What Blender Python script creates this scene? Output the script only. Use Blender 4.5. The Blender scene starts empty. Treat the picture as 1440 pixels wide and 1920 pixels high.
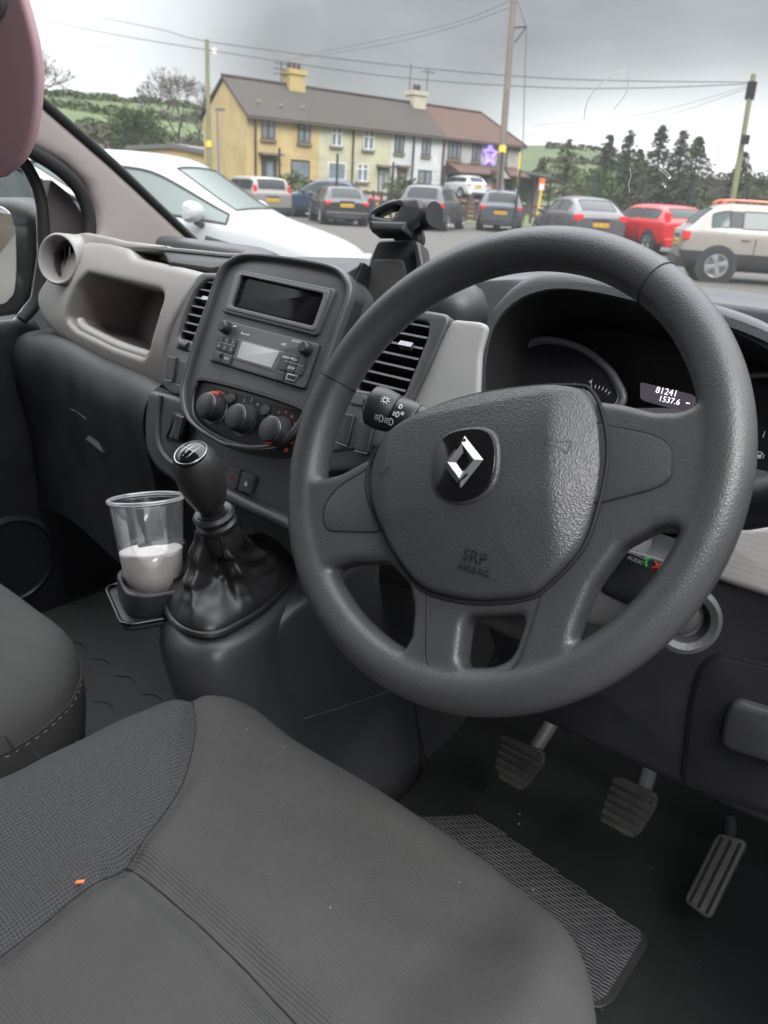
import bpy, bmesh, math, random
import numpy as np
from math import sin, cos, pi, radians, sqrt, atan2, exp
from mathutils import Vector, Matrix
rng = random.Random(7)
scn = bpy.context.scene
COL = scn.collection

# ------------------------------------------------------------------ camera (metres; van frame: +X driver's door, +Y ahead, +Z up)
FPX, PITCH, ROLL, YAW = 1550.0, radians(21.482), radians(3.3), radians(39.4)
CAM = np.array([0, 0, 1.45])
_fh = np.array([-sin(YAW), cos(YAW), 0]); _rt = np.array([cos(YAW), sin(YAW), 0]); _up = np.array([0, 0, 1.0])
cF = _fh*cos(PITCH) - _up*sin(PITCH); _u0 = _up*cos(PITCH) + _fh*sin(PITCH)
cR = _rt*cos(ROLL) + _u0*sin(ROLL); cU = _u0*cos(ROLL) - _rt*sin(ROLL)
cam = bpy.data.cameras.new('camera'); camo = bpy.data.objects.new('camera', cam); COL.objects.link(camo)
M4 = Matrix([[cR[0], cU[0], -cF[0], CAM[0]], [cR[1], cU[1], -cF[1], CAM[1]], [cR[2], cU[2], -cF[2], CAM[2]], [0, 0, 0, 1]])
camo.matrix_world = M4
cam.sensor_fit = 'VERTICAL'; cam.sensor_height = 36; cam.sensor_width = 27; cam.lens = FPX/1920*36
cam.clip_start = .02; cam.clip_end = 5000
cam.dof.use_dof = True; cam.dof.focus_distance = .82; cam.dof.aperture_fstop = 11
scn.camera = camo
scn.view_settings.view_transform = 'Standard'; scn.view_settings.look = 'None'; scn.view_settings.gamma = 1
scn.view_settings.exposure = 0.8
scn.cycles.max_bounces = 6; scn.cycles.transparent_max_bounces = 12; scn.cycles.caustics_reflective = False; scn.cycles.caustics_refractive = False
scn.cycles.use_denoising = True

def ray(x, y): return cF + cR*((x-720)/FPX) - cU*((y-960)/FPX)
def at(x, y, depth): return CAM + ray(x, y)*depth
def hit(x, y, ax, c):
    d = ray(x, y); return CAM + d*((c-CAM[ax])/d[ax])
def hp(x, y, o, n):
    d = ray(x, y); return CAM + d*(np.dot(np.asarray(o)-CAM, n)/np.dot(d, n))

# ------------------------------------------------------------------ world: overcast daylight
SUN_EL, SUN_AZ = radians(48), radians(118)      # compass-like: direction the light comes from, clockwise from +Y
w = bpy.data.worlds.new('World'); scn.world = w; w.use_nodes = True
nt = w.node_tree; N = nt.nodes; L = nt.links
for n_ in list(N): N.remove(n_)
def nd(t, **k):
    n_ = N.new(t)
    for a, b in k.items(): setattr(n_, a, b)
    return n_
def mth(op, a, b=None, clamp=False):
    m = nd('ShaderNodeMath', operation=op); m.use_clamp = clamp
    for i, v in enumerate((a, b)):
        if v is None: continue
        if isinstance(v, (int, float)): m.inputs[i].default_value = v
        else: L.new(v, m.inputs[i])
    return m.outputs[0]
sky = nd('ShaderNodeTexSky', sky_type='NISHITA'); sky.sun_disc = False; sky.sun_elevation = SUN_EL; sky.sun_rotation = SUN_AZ
tc = nd('ShaderNodeTexCoord')
sep = nd('ShaderNodeSeparateXYZ'); L.new(tc.outputs['Generated'], sep.inputs[0])
def dirblob(d, lo, hi):
    d = d/np.linalg.norm(d)
    dp = nd('ShaderNodeVectorMath', operation='DOT_PRODUCT'); L.new(tc.outputs['Generated'], dp.inputs[0]); dp.inputs[1].default_value = tuple(d)
    mr = nd('ShaderNodeMapRange', interpolation_type='SMOOTHSTEP'); L.new(dp.outputs['Value'], mr.inputs[0])
    mr.inputs[1].default_value = lo; mr.inputs[2].default_value = hi
    return mr.outputs[0]
nz = nd('ShaderNodeTexNoise'); nz.inputs['Scale'].default_value = 2.2; nz.inputs['Detail'].default_value = 5; nz.inputs['Roughness'].default_value = .5
mp = nd('ShaderNodeMapping'); mp.inputs['Scale'].default_value = (1, 1, 3.2); L.new(tc.outputs['Generated'], mp.inputs[0]); L.new(mp.outputs[0], nz.inputs['Vector'])
cloud = mth('MULTIPLY', mth('SUBTRACT', nz.outputs['Fac'], .5), .42)
zen = nd('ShaderNodeMapRange', interpolation_type='SMOOTHSTEP'); L.new(sep.outputs[2], zen.inputs[0])
zen.inputs[1].default_value = .22; zen.inputs[2].default_value = .85; zen.inputs[3].default_value = 0; zen.inputs[4].default_value = 2.9
low = nd('ShaderNodeMapRange', interpolation_type='SMOOTHSTEP'); L.new(sep.outputs[2], low.inputs[0])
low.inputs[1].default_value = .0; low.inputs[2].default_value = .14; low.inputs[3].default_value = .15; low.inputs[4].default_value = 0
b1 = mth('MULTIPLY', dirblob(ray(-60, -40), .955, 1.0), .48)
lowf = nd('ShaderNodeMapRange', interpolation_type='SMOOTHSTEP'); L.new(sep.outputs[2], lowf.inputs[0])
lowf.inputs[1].default_value = .17; lowf.inputs[2].default_value = .02; lowf.inputs[3].default_value = 0; lowf.inputs[4].default_value = .55
b2 = mth('MULTIPLY', dirblob(ray(1330, 330), .955, .999), lowf.outputs[0])
val = mth('ADD', mth('ADD', mth('ADD', .25, cloud), mth('ADD', b1, b2)), mth('ADD', low.outputs[0], zen.outputs[0]))
tint = nd('ShaderNodeMix', data_type='RGBA', blend_type='MULTIPLY'); tint.inputs[0].default_value = 1
cb = nd('ShaderNodeCombineColor')
for i in range(3): L.new(val, cb.inputs[i])
L.new(cb.outputs[0], tint.inputs[6]); tint.inputs[7].default_value = (9.75, 9.95, 10.3, 1)
mx = nd('ShaderNodeMix', data_type='RGBA'); mx.inputs[0].default_value = .96
L.new(sky.outputs[0], mx.inputs[6]); L.new(tint.outputs[2], mx.inputs[7])
bg = nd('ShaderNodeBackground'); bg.inputs[1].default_value = .1; L.new(mx.outputs[2], bg.inputs[0])
wo = nd('ShaderNodeOutputWorld'); L.new(bg.outputs[0], wo.inputs[0])
sl = bpy.data.lights.new('sun', 'SUN'); sl.energy = 1.5; sl.angle = radians(25); sl.color = (1, .97, .93)
so = bpy.data.objects.new('sun', sl); COL.objects.link(so)
so.rotation_euler = (pi/2-SUN_EL, 0, pi-SUN_AZ)

# ------------------------------------------------------------------ materials
MATS = {}
def mat(name, col, rough=.5, metal=0, bump=None, scale=800, strength=.3, dist=.001, var=.12, vscale=6, spec=.5, coat=0, emit=None, rvar=.12):
    if name in MATS: return MATS[name]
    m = bpy.data.materials.new(name); m.use_nodes = True; MATS[name] = m
    t = m.node_tree; n = t.nodes; l = t.links
    b = n['Principled BSDF']
    b.inputs['Base Color'].default_value = (*col, 1); b.inputs['Roughness'].default_value = rough; b.inputs['Metallic'].default_value = metal
    b.inputs['Specular IOR Level'].default_value = spec; b.inputs['Coat Weight'].default_value = coat; b.inputs['Coat Roughness'].default_value = .05
    if emit: b.inputs['Emission Color'].default_value = (*emit[:3], 1); b.inputs['Emission Strength'].default_value = emit[3]
    tcn = n.new('ShaderNodeTexCoord'); vec = tcn.outputs['Object']
    if var or rvar:
        a = n.new('ShaderNodeTexNoise'); a.inputs['Scale'].default_value = vscale; a.inputs['Detail'].default_value = 6; a.inputs['Roughness'].default_value = .6; l.new(vec, a.inputs['Vector'])
        if var:
            r = n.new('ShaderNodeMapRange'); l.new(a.outputs['Fac'], r.inputs[0]); r.inputs[1].default_value = .25; r.inputs[2].default_value = .75; r.inputs[3].default_value = 1-var; r.inputs[4].default_value = 1+var
            x = n.new('ShaderNodeVectorMath'); x.operation = 'SCALE'; x.inputs[0].default_value = col; l.new(r.outputs[0], x.inputs['Scale']); l.new(x.outputs[0], b.inputs['Base Color'])
        if rvar:
            r = n.new('ShaderNodeMapRange'); l.new(a.outputs['Fac'], r.inputs[0]); r.inputs[1].default_value = .25; r.inputs[2].default_value = .75; r.inputs[3].default_value = max(0, rough*(1-rvar)); r.inputs[4].default_value = min(1, rough*(1+rvar)); l.new(r.outputs[0], b.inputs['Roughness'])
    if bump:
        bp = n.new('ShaderNodeBump'); bp.inputs['Strength'].default_value = strength; bp.inputs['Distance'].default_value = dist
        if bump == 'grain':
            v = n.new('ShaderNodeTexVoronoi'); v.feature = 'SMOOTH_F1'; v.inputs['Scale'].default_value = scale; v.inputs['Smoothness'].default_value = .6
            no = n.new('ShaderNodeTexNoise'); no.inputs['Scale'].default_value = scale*.35; no.inputs['Detail'].default_value = 2; l.new(vec, no.inputs['Vector'])
            ad = n.new('ShaderNodeVectorMath'); ad.operation = 'MULTIPLY_ADD'; l.new(no.outputs['Color'], ad.inputs[0]); ad.inputs[1].default_value = (1.4/scale,)*3; l.new(vec, ad.inputs[2]); l.new(ad.outputs[0], v.inputs['Vector'])
            h = v.outputs['Distance']
        elif bump == 'noise':
            v = n.new('ShaderNodeTexNoise'); v.inputs['Scale'].default_value = scale; v.inputs['Detail'].default_value = 3; l.new(vec, v.inputs['Vector']); h = v.outputs['Fac']
        elif bump in ('rib', 'ribx', 'mesh'):
            ws = []
            for dr in (('X',) if bump == 'ribx' else ('Y',) if bump == 'rib' else ('X', 'Y')):
                v = n.new('ShaderNodeTexWave'); v.wave_type = 'BANDS'; v.bands_direction = dr; v.inputs['Scale'].default_value = scale; v.inputs['Distortion'].default_value = .4; v.inputs['Detail'].default_value = 1; l.new(vec, v.inputs['Vector']); ws.append(v.outputs['Fac'])
            h = ws[0]
            if len(ws) > 1:
                q = n.new('ShaderNodeMath'); q.operation = 'MULTIPLY'; l.new(ws[0], q.inputs[0]); l.new(ws[1], q.inputs[1]); h = q.outputs[0]
        elif bump == 'tiles':
            v = n.new('ShaderNodeTexWave'); v.wave_profile = 'SAW'; v.bands_direction = 'Z'; v.inputs['Scale'].default_value = scale; l.new(vec, v.inputs['Vector']); h = v.outputs['Fac']
        l.new(h, bp.inputs['Height']); l.new(bp.outputs[0], b.inputs['Normal'])
    return m
def glassmat(name, tint=(1, 1, 1), refl=.06, film=0.0, rough=0.0, filmcol=(.8, .8, .8), fk=.6):
    m = bpy.data.materials.new(name); m.use_nodes = True; t = m.node_tree; n = t.nodes; l = t.links
    for q in list(n): n.remove(q)
    tr = n.new('ShaderNodeBsdfTransparent'); tr.inputs[0].default_value = (*tint, 1)
    gl = n.new('ShaderNodeBsdfGlossy'); gl.inputs['Roughness'].default_value = rough
    lw = n.new('ShaderNodeLayerWeight'); lw.inputs[0].default_value = .25
    fm = n.new('ShaderNodeMath'); fm.operation = 'MULTIPLY_ADD'; l.new(lw.outputs['Fresnel'], fm.inputs[0]); fm.inputs[1].default_value = fk; fm.inputs[2].default_value = refl; fm.use_clamp = True
    mxs = n.new('ShaderNodeMixShader'); l.new(fm.outputs[0], mxs.inputs[0]); l.new(tr.outputs[0], mxs.inputs[1]); l.new(gl.outputs[0], mxs.inputs[2])
    o = n.new('ShaderNodeOutputMaterial'); last = mxs
    if film:
        df = n.new('ShaderNodeBsdfDiffuse'); df.inputs[0].default_value = (*filmcol, 1)
        tl = n.new('ShaderNodeBsdfTranslucent'); tl.inputs[0].default_value = (*filmcol, 1)
        ms = n.new('ShaderNodeMixShader'); ms.inputs[0].default_value = .5; l.new(df.outputs[0], ms.inputs[1]); l.new(tl.outputs[0], ms.inputs[2])
        m2 = n.new('ShaderNodeMixShader'); m2.inputs[0].default_value = film; l.new(mxs.outputs[0], m2.inputs[1]); l.new(ms.outputs[0], m2.inputs[2]); last = m2
    l.new(last.outputs[0], o.inputs[0]); MATS[name] = m
    return m

# ------------------------------------------------------------------ objects, tags
def tag(o, label=None, cat=None, group=None, kind=None):
    if label: o['label'] = label
    if cat: o['category'] = cat
    if group: o['group'] = group
    if kind: o['kind'] = kind
    return o
def thing(name, label, cat, loc=(0, 0, 0), rz=0, group=None):
    o = bpy.data.objects.new(name, None); COL.objects.link(o); o.location = Vector([float(q) for q in loc]); o.rotation_euler = (0, 0, rz); o.empty_display_size = .1
    return tag(o, label, cat, group)
def wbase(o):
    p = Vector((0, 0, 0)); q = o
    while q is not None: p += q.location; q = q.parent
    return p
def link(name, me, m, parent=None, local=False, smooth=True, angle=38, label=None):
    """me in world coordinates (or in the parent's own when local)"""
    if smooth:
        for p in me.polygons: p.use_smooth = True
        if angle < 180:
            try: me.set_sharp_from_angle(angle=radians(angle))
            except Exception: pass
    me.materials.clear(); me.materials.append(m)
    o = bpy.data.objects.new(name, me); COL.objects.link(o)
    if parent is not None:
        o.parent = parent
        if not local: o.location = -wbase(parent)
    if label: o['label'] = label
    return o
class MB:
    def __init__(s): s.v = []; s.f = []
    def add(s, v, f):
        b = len(s.v); s.v += [tuple(float(c) for c in q) for q in v]; s.f += [tuple(b+i for i in q) for q in f]; return s
    def addm(s, me):
        b = len(s.v); s.v += [tuple(q.co) for q in me.vertices]; s.f += [tuple(b+i for i in p.vertices) for p in me.polygons]; return s
    def mesh(s, name='m'):
        me = bpy.data.meshes.new(name); me.from_pydata(s.v, [], s.f); me.update(); return me
    def build(s, name, m, parent=None, **k): return link(name, s.mesh(name), m, parent, **k)

class Fr:
    """a plane with its own axes; px() finds where a ray through the picture meets it"""
    def __init__(s, o, u, n):
        s.o = np.asarray(o, float); s.n = np.asarray(n, float)/np.linalg.norm(n); u = np.asarray(u, float); u = u-s.n*(u@s.n); s.u = u/np.linalg.norm(u); s.v = np.cross(s.n, s.u)
    def px(s, x, y, h=0.0):
        P = hp(x, y, s.o+s.n*h, s.n)-s.o; return (float(P@s.u), float(P@s.v))
    def pl(s, pts, h=0.0): return [s.px(x, y, h) for x, y in pts]
    def w(s, a, b, h=0.0): return s.o+s.u*a+s.v*b+s.n*h
    def mat4(s, h=0.0):
        o = s.o+s.n*h
        return Matrix([[s.u[i], s.v[i], s.n[i], o[i]] for i in range(3)]+[[0, 0, 0, 1]])
    def rot(s, ang): return Fr(s.o, s.u*cos(ang)+s.v*sin(ang), s.n)
    def moved(s, a, b, h=0): return Fr(s.w(a, b, h), s.u, s.n)

def cr(pts, k=6, closed=True):
    P = [np.asarray(p, float) for p in pts]; n = len(P); out = []
    for i in range(n if closed else n-1):
        p0, p1, p2, p3 = (P[(i-1) % n], P[i], P[(i+1) % n], P[(i+2) % n]) if closed else (P[max(i-1, 0)], P[i], P[i+1], P[min(i+2, n-1)])
        for j in range(k):
            t = j/k; out.append(.5*((2*p1)+(p2-p0)*t+(2*p0-5*p1+4*p2-p3)*t*t+(3*p1-p0-3*p2+p3)*t**3))
    if not closed: out.append(P[-1])
    return [tuple(q) for q in out]
def rnd(poly, r, k=5):
    P = [np.asarray(p, float) for p in poly]; n = len(P); out = []
    for i in range(n):
        a, b, c = P[i-1], P[i], P[(i+1) % n]; rr = r[i] if isinstance(r, (list, tuple)) else r
        la, lc = np.linalg.norm(a-b), np.linalg.norm(c-b)
        d = min(rr, la*.48, lc*.48); s = b+(a-b)*d/la; e = b+(c-b)*d/lc
        for j in range(k+1):
            t = j/k; out.append(tuple((1-t)**2*s+2*t*(1-t)*b+t*t*e))
    return out
def circ(cx, cy, r, k=32, ry=None): return [(cx+r*cos(2*pi*i/k), cy+(ry or r)*sin(2*pi*i/k)) for i in range(k)]
def rect(x0, y0, x1, y1, r=0, k=4):
    p = [(x0, y0), (x1, y0), (x1, y1), (x0, y1)]
    return rnd(p, r, k) if r else p
def area(l): return sum(l[i-1][0]*l[i][1]-l[i][0]*l[i-1][1] for i in range(len(l)))/2

def prism_mesh(fr, loops, h0, h1, bev=0.0, res=2):
    cu = bpy.data.curves.new('c', 'CURVE'); cu.dimensions = '2D'; cu.fill_mode = 'BOTH'
    th = (h1-h0)/2; bev = min(bev, th*.95); cu.extrude = max(th-bev, 0); cu.bevel_depth = bev; cu.bevel_resolution = res; cu.offset = -bev
    for k, lp in enumerate(loops):
        if (area(lp) > 0) != (k == 0): lp = lp[::-1]
        s = cu.splines.new('POLY'); s.points.add(len(lp)-1)
        for i, p in enumerate(lp): s.points[i].co = (p[0], p[1], 0, 1)
        s.use_cyclic_u = True
    o = bpy.data.objects.new('c', cu); me = bpy.data.meshes.new_from_object(o); bpy.data.objects.remove(o); bpy.data.curves.remove(cu)
    bm = bmesh.new(); bm.from_mesh(me); bmesh.ops.remove_doubles(bm, verts=bm.verts, dist=1e-6); bmesh.ops.recalc_face_normals(bm, faces=bm.faces); bm.to_mesh(me); bm.free()
    me.transform(fr.mat4((h0+h1)/2)); return me
def prism(name, fr, loops, h0, h1, bev, m, parent=None, **k):
    return link(name, prism_mesh(fr, loops, h0, h1, bev), m, parent, **k)
def ringloft(rings, close_first=True, close_last=True):
    v = []; f = []; n = len(rings[0])
    for r in rings: v += [tuple(q) for q in r]
    for i in range(len(rings)-1):
        for j in range(n): f.append((i*n+j, i*n+(j+1) % n, (i+1)*n+(j+1) % n, (i+1)*n+j))
    if close_first: f.append(tuple(range(n))[::-1])
    if close_last: f.append(tuple((len(rings)-1)*n+j for j in range(n)))
    return v, f
def domed(fr, loop, rings, hf=None):
    """rings: (scale about the loop's middle, height)"""
    c = np.mean(np.array(loop), 0); R = []
    for s, h in rings:
        q = []
        for p in loop:
            a, b = c+(np.array(p)-c)*s; q.append(fr.w(a, b, h+(hf(a, b) if hf else 0)))
        R.append(q)
    return ringloft(R)
def lathe(prof, o, ax, k=32, closed=False):
    ax = np.asarray(ax, float); ax = ax/np.linalg.norm(ax); t = np.array([1.0, 0, 0]) if abs(ax[0]) < .8 else np.array([0, 1.0, 0])
    u = np.cross(ax, t); u = u/np.linalg.norm(u); v = np.cross(ax, u); o = np.asarray(o, float)
    R = [[o+ax*h+(u*cos(2*pi*j/k)+v*sin(2*pi*j/k))*max(r, 1e-5) for j in range(k)] for r, h in prof]
    return ringloft(R, not closed, not closed)
def tube(pts, r, k=12, closed=False, sq=1.0):
    P = [np.asarray(p, float) for p in pts]; n = len(P); R = []; u = None
    for i in range(n):
        t = P[(i+1) % n]-P[i-1] if closed else P[min(i+1, n-1)]-P[max(i-1, 0)]; t = t/np.linalg.norm(t)
        if u is None:
            a = np.array([0, 0, 1.0]) if abs(t[2]) < .9 else np.array([1.0, 0, 0]); u = np.cross(t, a)
        u = u-t*(u@t); u = u/np.linalg.norm(u); v = np.cross(t, u); rr = r[i] if isinstance(r, (list, tuple, np.ndarray)) else r
        R.append([P[i]+(u*cos(2*pi*j/k)+v*sq*sin(2*pi*j/k))*rr for j in range(k)])
    if closed:
        v_, f_ = ringloft(R, False, False); m_ = len(R)
        f_ += [((m_-1)*k+j, (m_-1)*k+(j+1) % k, (j+1) % k, j) for j in range(k)]; return v_, f_
    return ringloft(R)
def obox(fr, a0, a1, b0, b1, h0, h1):
    v = [fr.w(a, b, h) for h in (h0, h1) for a, b in ((a0, b0), (a1, b0), (a1, b1), (a0, b1))]
    return v, [(3, 2, 1, 0), (4, 5, 6, 7), (0, 1, 5, 4), (1, 2, 6, 5), (2, 3, 7, 6), (3, 0, 4, 7)]
def box(c, s):
    return obox(Fr(c, (1, 0, 0), (0, 0, 1)), -s[0]/2, s[0]/2, -s[1]/2, s[1]/2, -s[2]/2, s[2]/2)
def grid(P, ku=6, kv=6):
    """smooth sheet through rows of control points"""
    rows = [cr(r, kv, False) for r in P]; cols = list(zip(*rows)); G = [cr(list(c), ku, False) for c in cols]
    nv = len(G); nu = len(G[0]); v = [G[j][i] for i in range(nu) for j in range(nv)]
    f = [(i*nv+j, i*nv+j+1, (i+1)*nv+j+1, (i+1)*nv+j) for i in range(nu-1) for j in range(nv-1)]
    return v, f
def baked(me, mods):
    o = bpy.data.objects.new('t', me); COL.objects.link(o)
    for t, kw in mods:
        md = o.modifiers.new('m', t)
        for a, b in kw.items(): setattr(md, a, b)
    bpy.context.view_layer.update()
    r = bpy.data.meshes.new_from_object(o.evaluated_get(bpy.context.evaluated_depsgraph_get()))
    bpy.data.objects.remove(o); return r
def remesh(me, vox, it=6, fac=.5):
    return baked(me, [('REMESH', dict(mode='VOXEL', voxel_size=vox)), ('SMOOTH', dict(iterations=it, factor=fac))])
def solid(me, th, off=-1): return baked(me, [('SOLIDIFY', dict(thickness=th, offset=off))])
def text(s, fr, a, b, size, m, parent, name='lettering', h=.0006, ext=.0002, align='CENTER', sx=1.0, shear=0):
    cu = bpy.data.curves.new('t', 'FONT'); cu.body = s; cu.size = size; cu.align_x = align; cu.align_y = 'CENTER'; cu.extrude = ext; cu.shear = shear; cu.resolution_u = 3
    o = bpy.data.objects.new('t', cu); me = bpy.data.meshes.new_from_object(o); bpy.data.objects.remove(o)
    me.transform(Matrix.Diagonal((sx, 1, 1, 1))); me.transform(fr.moved(a, b, h).mat4())
    return link(name, me, m, parent, smooth=False) if parent is not None or m is not None else me
def textmesh(s, fr, a, b, size, h=.0006, ext=.0002, align='CENTER'):
    cu = bpy.data.curves.new('t', 'FONT'); cu.body = s; cu.size = size; cu.align_x = align; cu.align_y = 'CENTER'; cu.extrude = ext; cu.resolution_u = 3
    o = bpy.data.objects.new('t', cu); me = bpy.data.meshes.new_from_object(o); bpy.data.objects.remove(o)
    me.transform(fr.moved(a, b, h).mat4()); return me

# palette
BLK = mat('black_plastic', (.022, .023, .026), .42, bump='noise', scale=1400, strength=.25, dist=.0004)
DKG = mat('dash_plastic', (.052, .053, .057), .38, bump='grain', scale=900, strength=.4, dist=.0006, rvar=.3, vscale=14)
DKG2 = mat('lower_dash_plastic', (.022, .0225, .026), .46, bump='grain', scale=900, strength=.4, dist=.0006, rvar=.3, var=.2, vscale=12)
STK = mat('console_plastic', (.064, .065, .068), .36, rvar=.25, vscale=16, bump='noise', scale=1800, strength=.2, dist=.0003)
GRY = mat('mid_grey_plastic', (.11, .111, .114), .42, bump='noise', scale=1600, strength=.2, dist=.0003)
TAU = mat('taupe_plastic', (.255, .243, .230), .42, bump='noise', scale=1500, strength=.2, dist=.0003, var=.05)
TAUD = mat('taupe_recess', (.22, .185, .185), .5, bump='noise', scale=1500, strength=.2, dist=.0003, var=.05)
PIL = mat('pillar_trim', (.25, .222, .215), .5, bump='noise', scale=900, strength=.25, dist=.0004, var=.05)
TXT = mat('textured_grey_panel', (.25, .245, .24), .5, bump='mesh', scale=300, strength=.22, dist=.0005, var=.03)
GLB = mat('gloss_black', (.008, .008, .009), .08, var=0, rvar=.3, vscale=20)
GAP = mat('dark_gap', (.006, .006, .007), .7, var=0)
CHR = mat('chrome', (.30, .31, .33), .18, metal=1, var=0)
SIL = mat('satin_metal', (.36, .36, .37), .32, metal=1, var=0)
WHT = mat('white_print', (.75, .75, .75), .5, var=0)
DIM = mat('grey_print', (.30, .30, .31), .5, var=0)
RED = mat('red_print', (.55, .05, .03), .4, var=0)
LEA = mat('wheel_leather', (.050, .051, .055), .36, bump='grain', scale=850, strength=.30, dist=.0008, var=.1, rvar=.15)
LEP = mat('airbag_leather', (.047, .048, .052), .37, bump='grain', scale=740, strength=.42, dist=.0009, var=.08)
BOOT = mat('boot_leather', (.020, .020, .021), .33, bump='grain', scale=900, strength=.3, dist=.0006, var=.15)
FAB = mat('seat_fabric', (.055, .0545, .0535), .85, bump='rib', scale=110, strength=.42, dist=.0013, var=.10, vscale=16, spec=.25)
FABS = mat('seat_side_fabric', (.038, .038, .040), .85, bump='noise', scale=900, strength=.3, dist=.0008, spec=.25)
FABM = mat('seat_mesh_fabric', (.053, .053, .056), .75, bump='mesh', scale=105, strength=1.0, dist=.0016, var=.12, spec=.3)
CARP = mat('floor_carpet', (.017, .018, .018), .9, bump='noise', scale=500, strength=.6, dist=.002, var=.3, vscale=14, spec=.2)
RUB = mat('rubber', (.018, .018, .019), .6, bump='noise', scale=700, strength=.3, dist=.0006, var=.2)
RUBW = mat('worn_rubber', (.055, .053, .050), .55, bump='noise', scale=300, strength=.4, dist=.001, var=.4, vscale=60)
SCR = mat('screen_black', (.006, .006, .007), .12, var=0, spec=.12)
# ================================================================== steering wheel
WC = np.array([-.3284, .5215, 1.2573]); WT = radians(28.67)
WF = Fr(WC, (1, 0, 0), (0, -cos(WT), sin(WT)))
sw = thing('steering_wheel', 'dark grey leather steering wheel turned slightly to the left, diamond emblem on its airbag cover', 'steering wheel', WC)
def arc(a0, a1, r, k=40, ccw=None):
    if ccw is None: a1 = a0+((a1-a0+pi) % (2*pi)-pi)
    elif ccw: a1 = a0+((a1-a0) % (2*pi))
    return [(r*cos(a0+(a1-a0)*i/k), r*sin(a0+(a1-a0)*i/k)) for i in range(k+1)]
ang = lambda p: atan2(p[1], p[0])
RR = .1655; hS = .008
top_r = WF.pl([(1115, 752), (1165, 757), (1227, 773), (1277, 772), (1299, 756)], hS)
top_l = WF.pl([(612, 899), (640, 889), (693, 861)], hS)
mid = WF.pl([(760, 850), (900, 800), (1050, 770)], hS)
loop_top = arc(ang(top_r[-1]), ang(top_l[0]), RR, 70, True)+top_l[1:]+mid+top_r[:-1]
ll = WF.pl([(630, 1062), (660, 1054), (727, 1054), (768, 1095), (777, 1140), (772, 1195), (756, 1222)], hS)
loop_ll = ll+arc(ang(ll[-1]), ang(ll[0]), RR, 20)
rl = WF.pl([(1274, 992), (1255, 986), (1228, 990), (1165, 1024), (1112, 1098), (1085, 1160), (1070, 1212)], hS)
loop_rl = rl+arc(ang(rl[-1]), ang(rl[0]), RR, 24)
hole = rnd(WF.pl([(860, 1251), (872, 1156), (988, 1153), (963, 1232), (928, 1251)], hS), .008)
plate = prism_mesh(WF, [circ(0, 0, .177, 128), loop_top, loop_ll, loop_rl, hole], -.014, .012, .006, 3)
b = MB().addm(plate)
rimv = []
tp = [WF.w(.176*cos(t), .176*sin(t), 0) for t in np.linspace(0, 2*pi, 181)[:-1]]
b.add(*tube(tp, .0176, 28, True))
# hub block behind
b.addm(prism_mesh(WF, [rnd(WF.pl([(700, 850), (1120, 740), (1120, 980), (980, 1130), (790, 1110)], 0), .03)], -.05, .008, .01))
me = remesh(b.mesh(), .0021, 10, .5)
link('rim_and_spokes', me, LEA, sw, angle=180)
for (p, q) in (((612, 705), (672, 722)), ((1265, 500), (1215, 560))):
    a = ang(WF.px(*p)); c_ = WF.w(.176*cos(a), .176*sin(a)); rr_ = WF.u*cos(a)+WF.v*sin(a)
    MB().add(*tube([c_+(rr_*cos(t)+WF.n*sin(t))*.01745 for t in np.linspace(0, 2*pi, 41)[:-1]], .0007, 6, True)).build('seam', GAP, sw)
# airbag cover
padp = [(690, 905), (697, 868), (716, 835), (760, 797), (820, 765), (900, 741), (1000, 727), (1083, 725), (1108, 735), (1128, 774), (1138, 830), (1136, 880), (1120, 955), (1090, 1032), (1020, 1105), (985, 1122), (930, 1129), (868, 1127), (800, 1108), (762, 1070), (722, 1000), (697, 945)]
pad = cr(WF.pl(padp, .012), 5)
pc = np.mean(np.array(pad), 0); WR = WF.rot(radians(23))
def padh(a, b_):
    x = a*cos(radians(23))+b_*sin(radians(23)); y = -a*sin(radians(23))+b_*cos(radians(23))
    e = max(0, x-.060); e2 = max(0, -x-.075)
    return -.46*(sqrt(e*e+.006**2)-.006)-.4*e2-.25*max(0, y-.035)-.10*max(0, -y-.04)
rings = [(.97, -.02), (1.0, -.004), (1.003, .004), (1.0, .012), (.99, .0185), (.975, .0225), (.95, .025)]
rings += [(s, .025+.008*(1-(s/.95)**2)) for s in np.linspace(.92, .02, 40)]
v, f = domed(WF, pad, rings, lambda a, b_: padh(a, b_))
cov = MB().add(v, f).build('airbag_cover', LEP, sw, angle=60)
# gap line round the cover
MB().add(*tube([WF.w(*(pc+(np.array(p)-pc)*1.008), .0125) for p in pad], .0016, 6, True)).build('cover_gap', GAP, sw)
def inset(name, pts, h=.0126, r=.012):
    lp = rnd(WF.pl(pts, .012), r)
    c_ = np.mean(np.array(lp), 0)
    MB().add(*tube([WF.w(*p, .0118) for p in lp], .0011, 6, True)).build('groove', GAP, prism(name, WF, [lp], .004, h, .001, LEA, sw))
inset('spoke_panel', [(712, 866), (632, 914), (606, 950), (609, 995), (720, 998), (735, 930)])
inset('spoke_panel', [(1115, 790), (1137, 796), (1228, 814), (1262, 835), (1260, 896), (1232, 914), (1140, 939), (1110, 945)])
ul = cr(WF.pl([(802, 1115), (801, 1180), (802, 1236), (815, 1261), (846, 1277), (890, 1281), (940, 1272), (971, 1242), (990, 1199), (1018, 1112)], .012), 4, False)
MB().add(*tube([WF.w(*p, .0119) for p in ul], .001, 6)).build('groove', GAP, sw)
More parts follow.
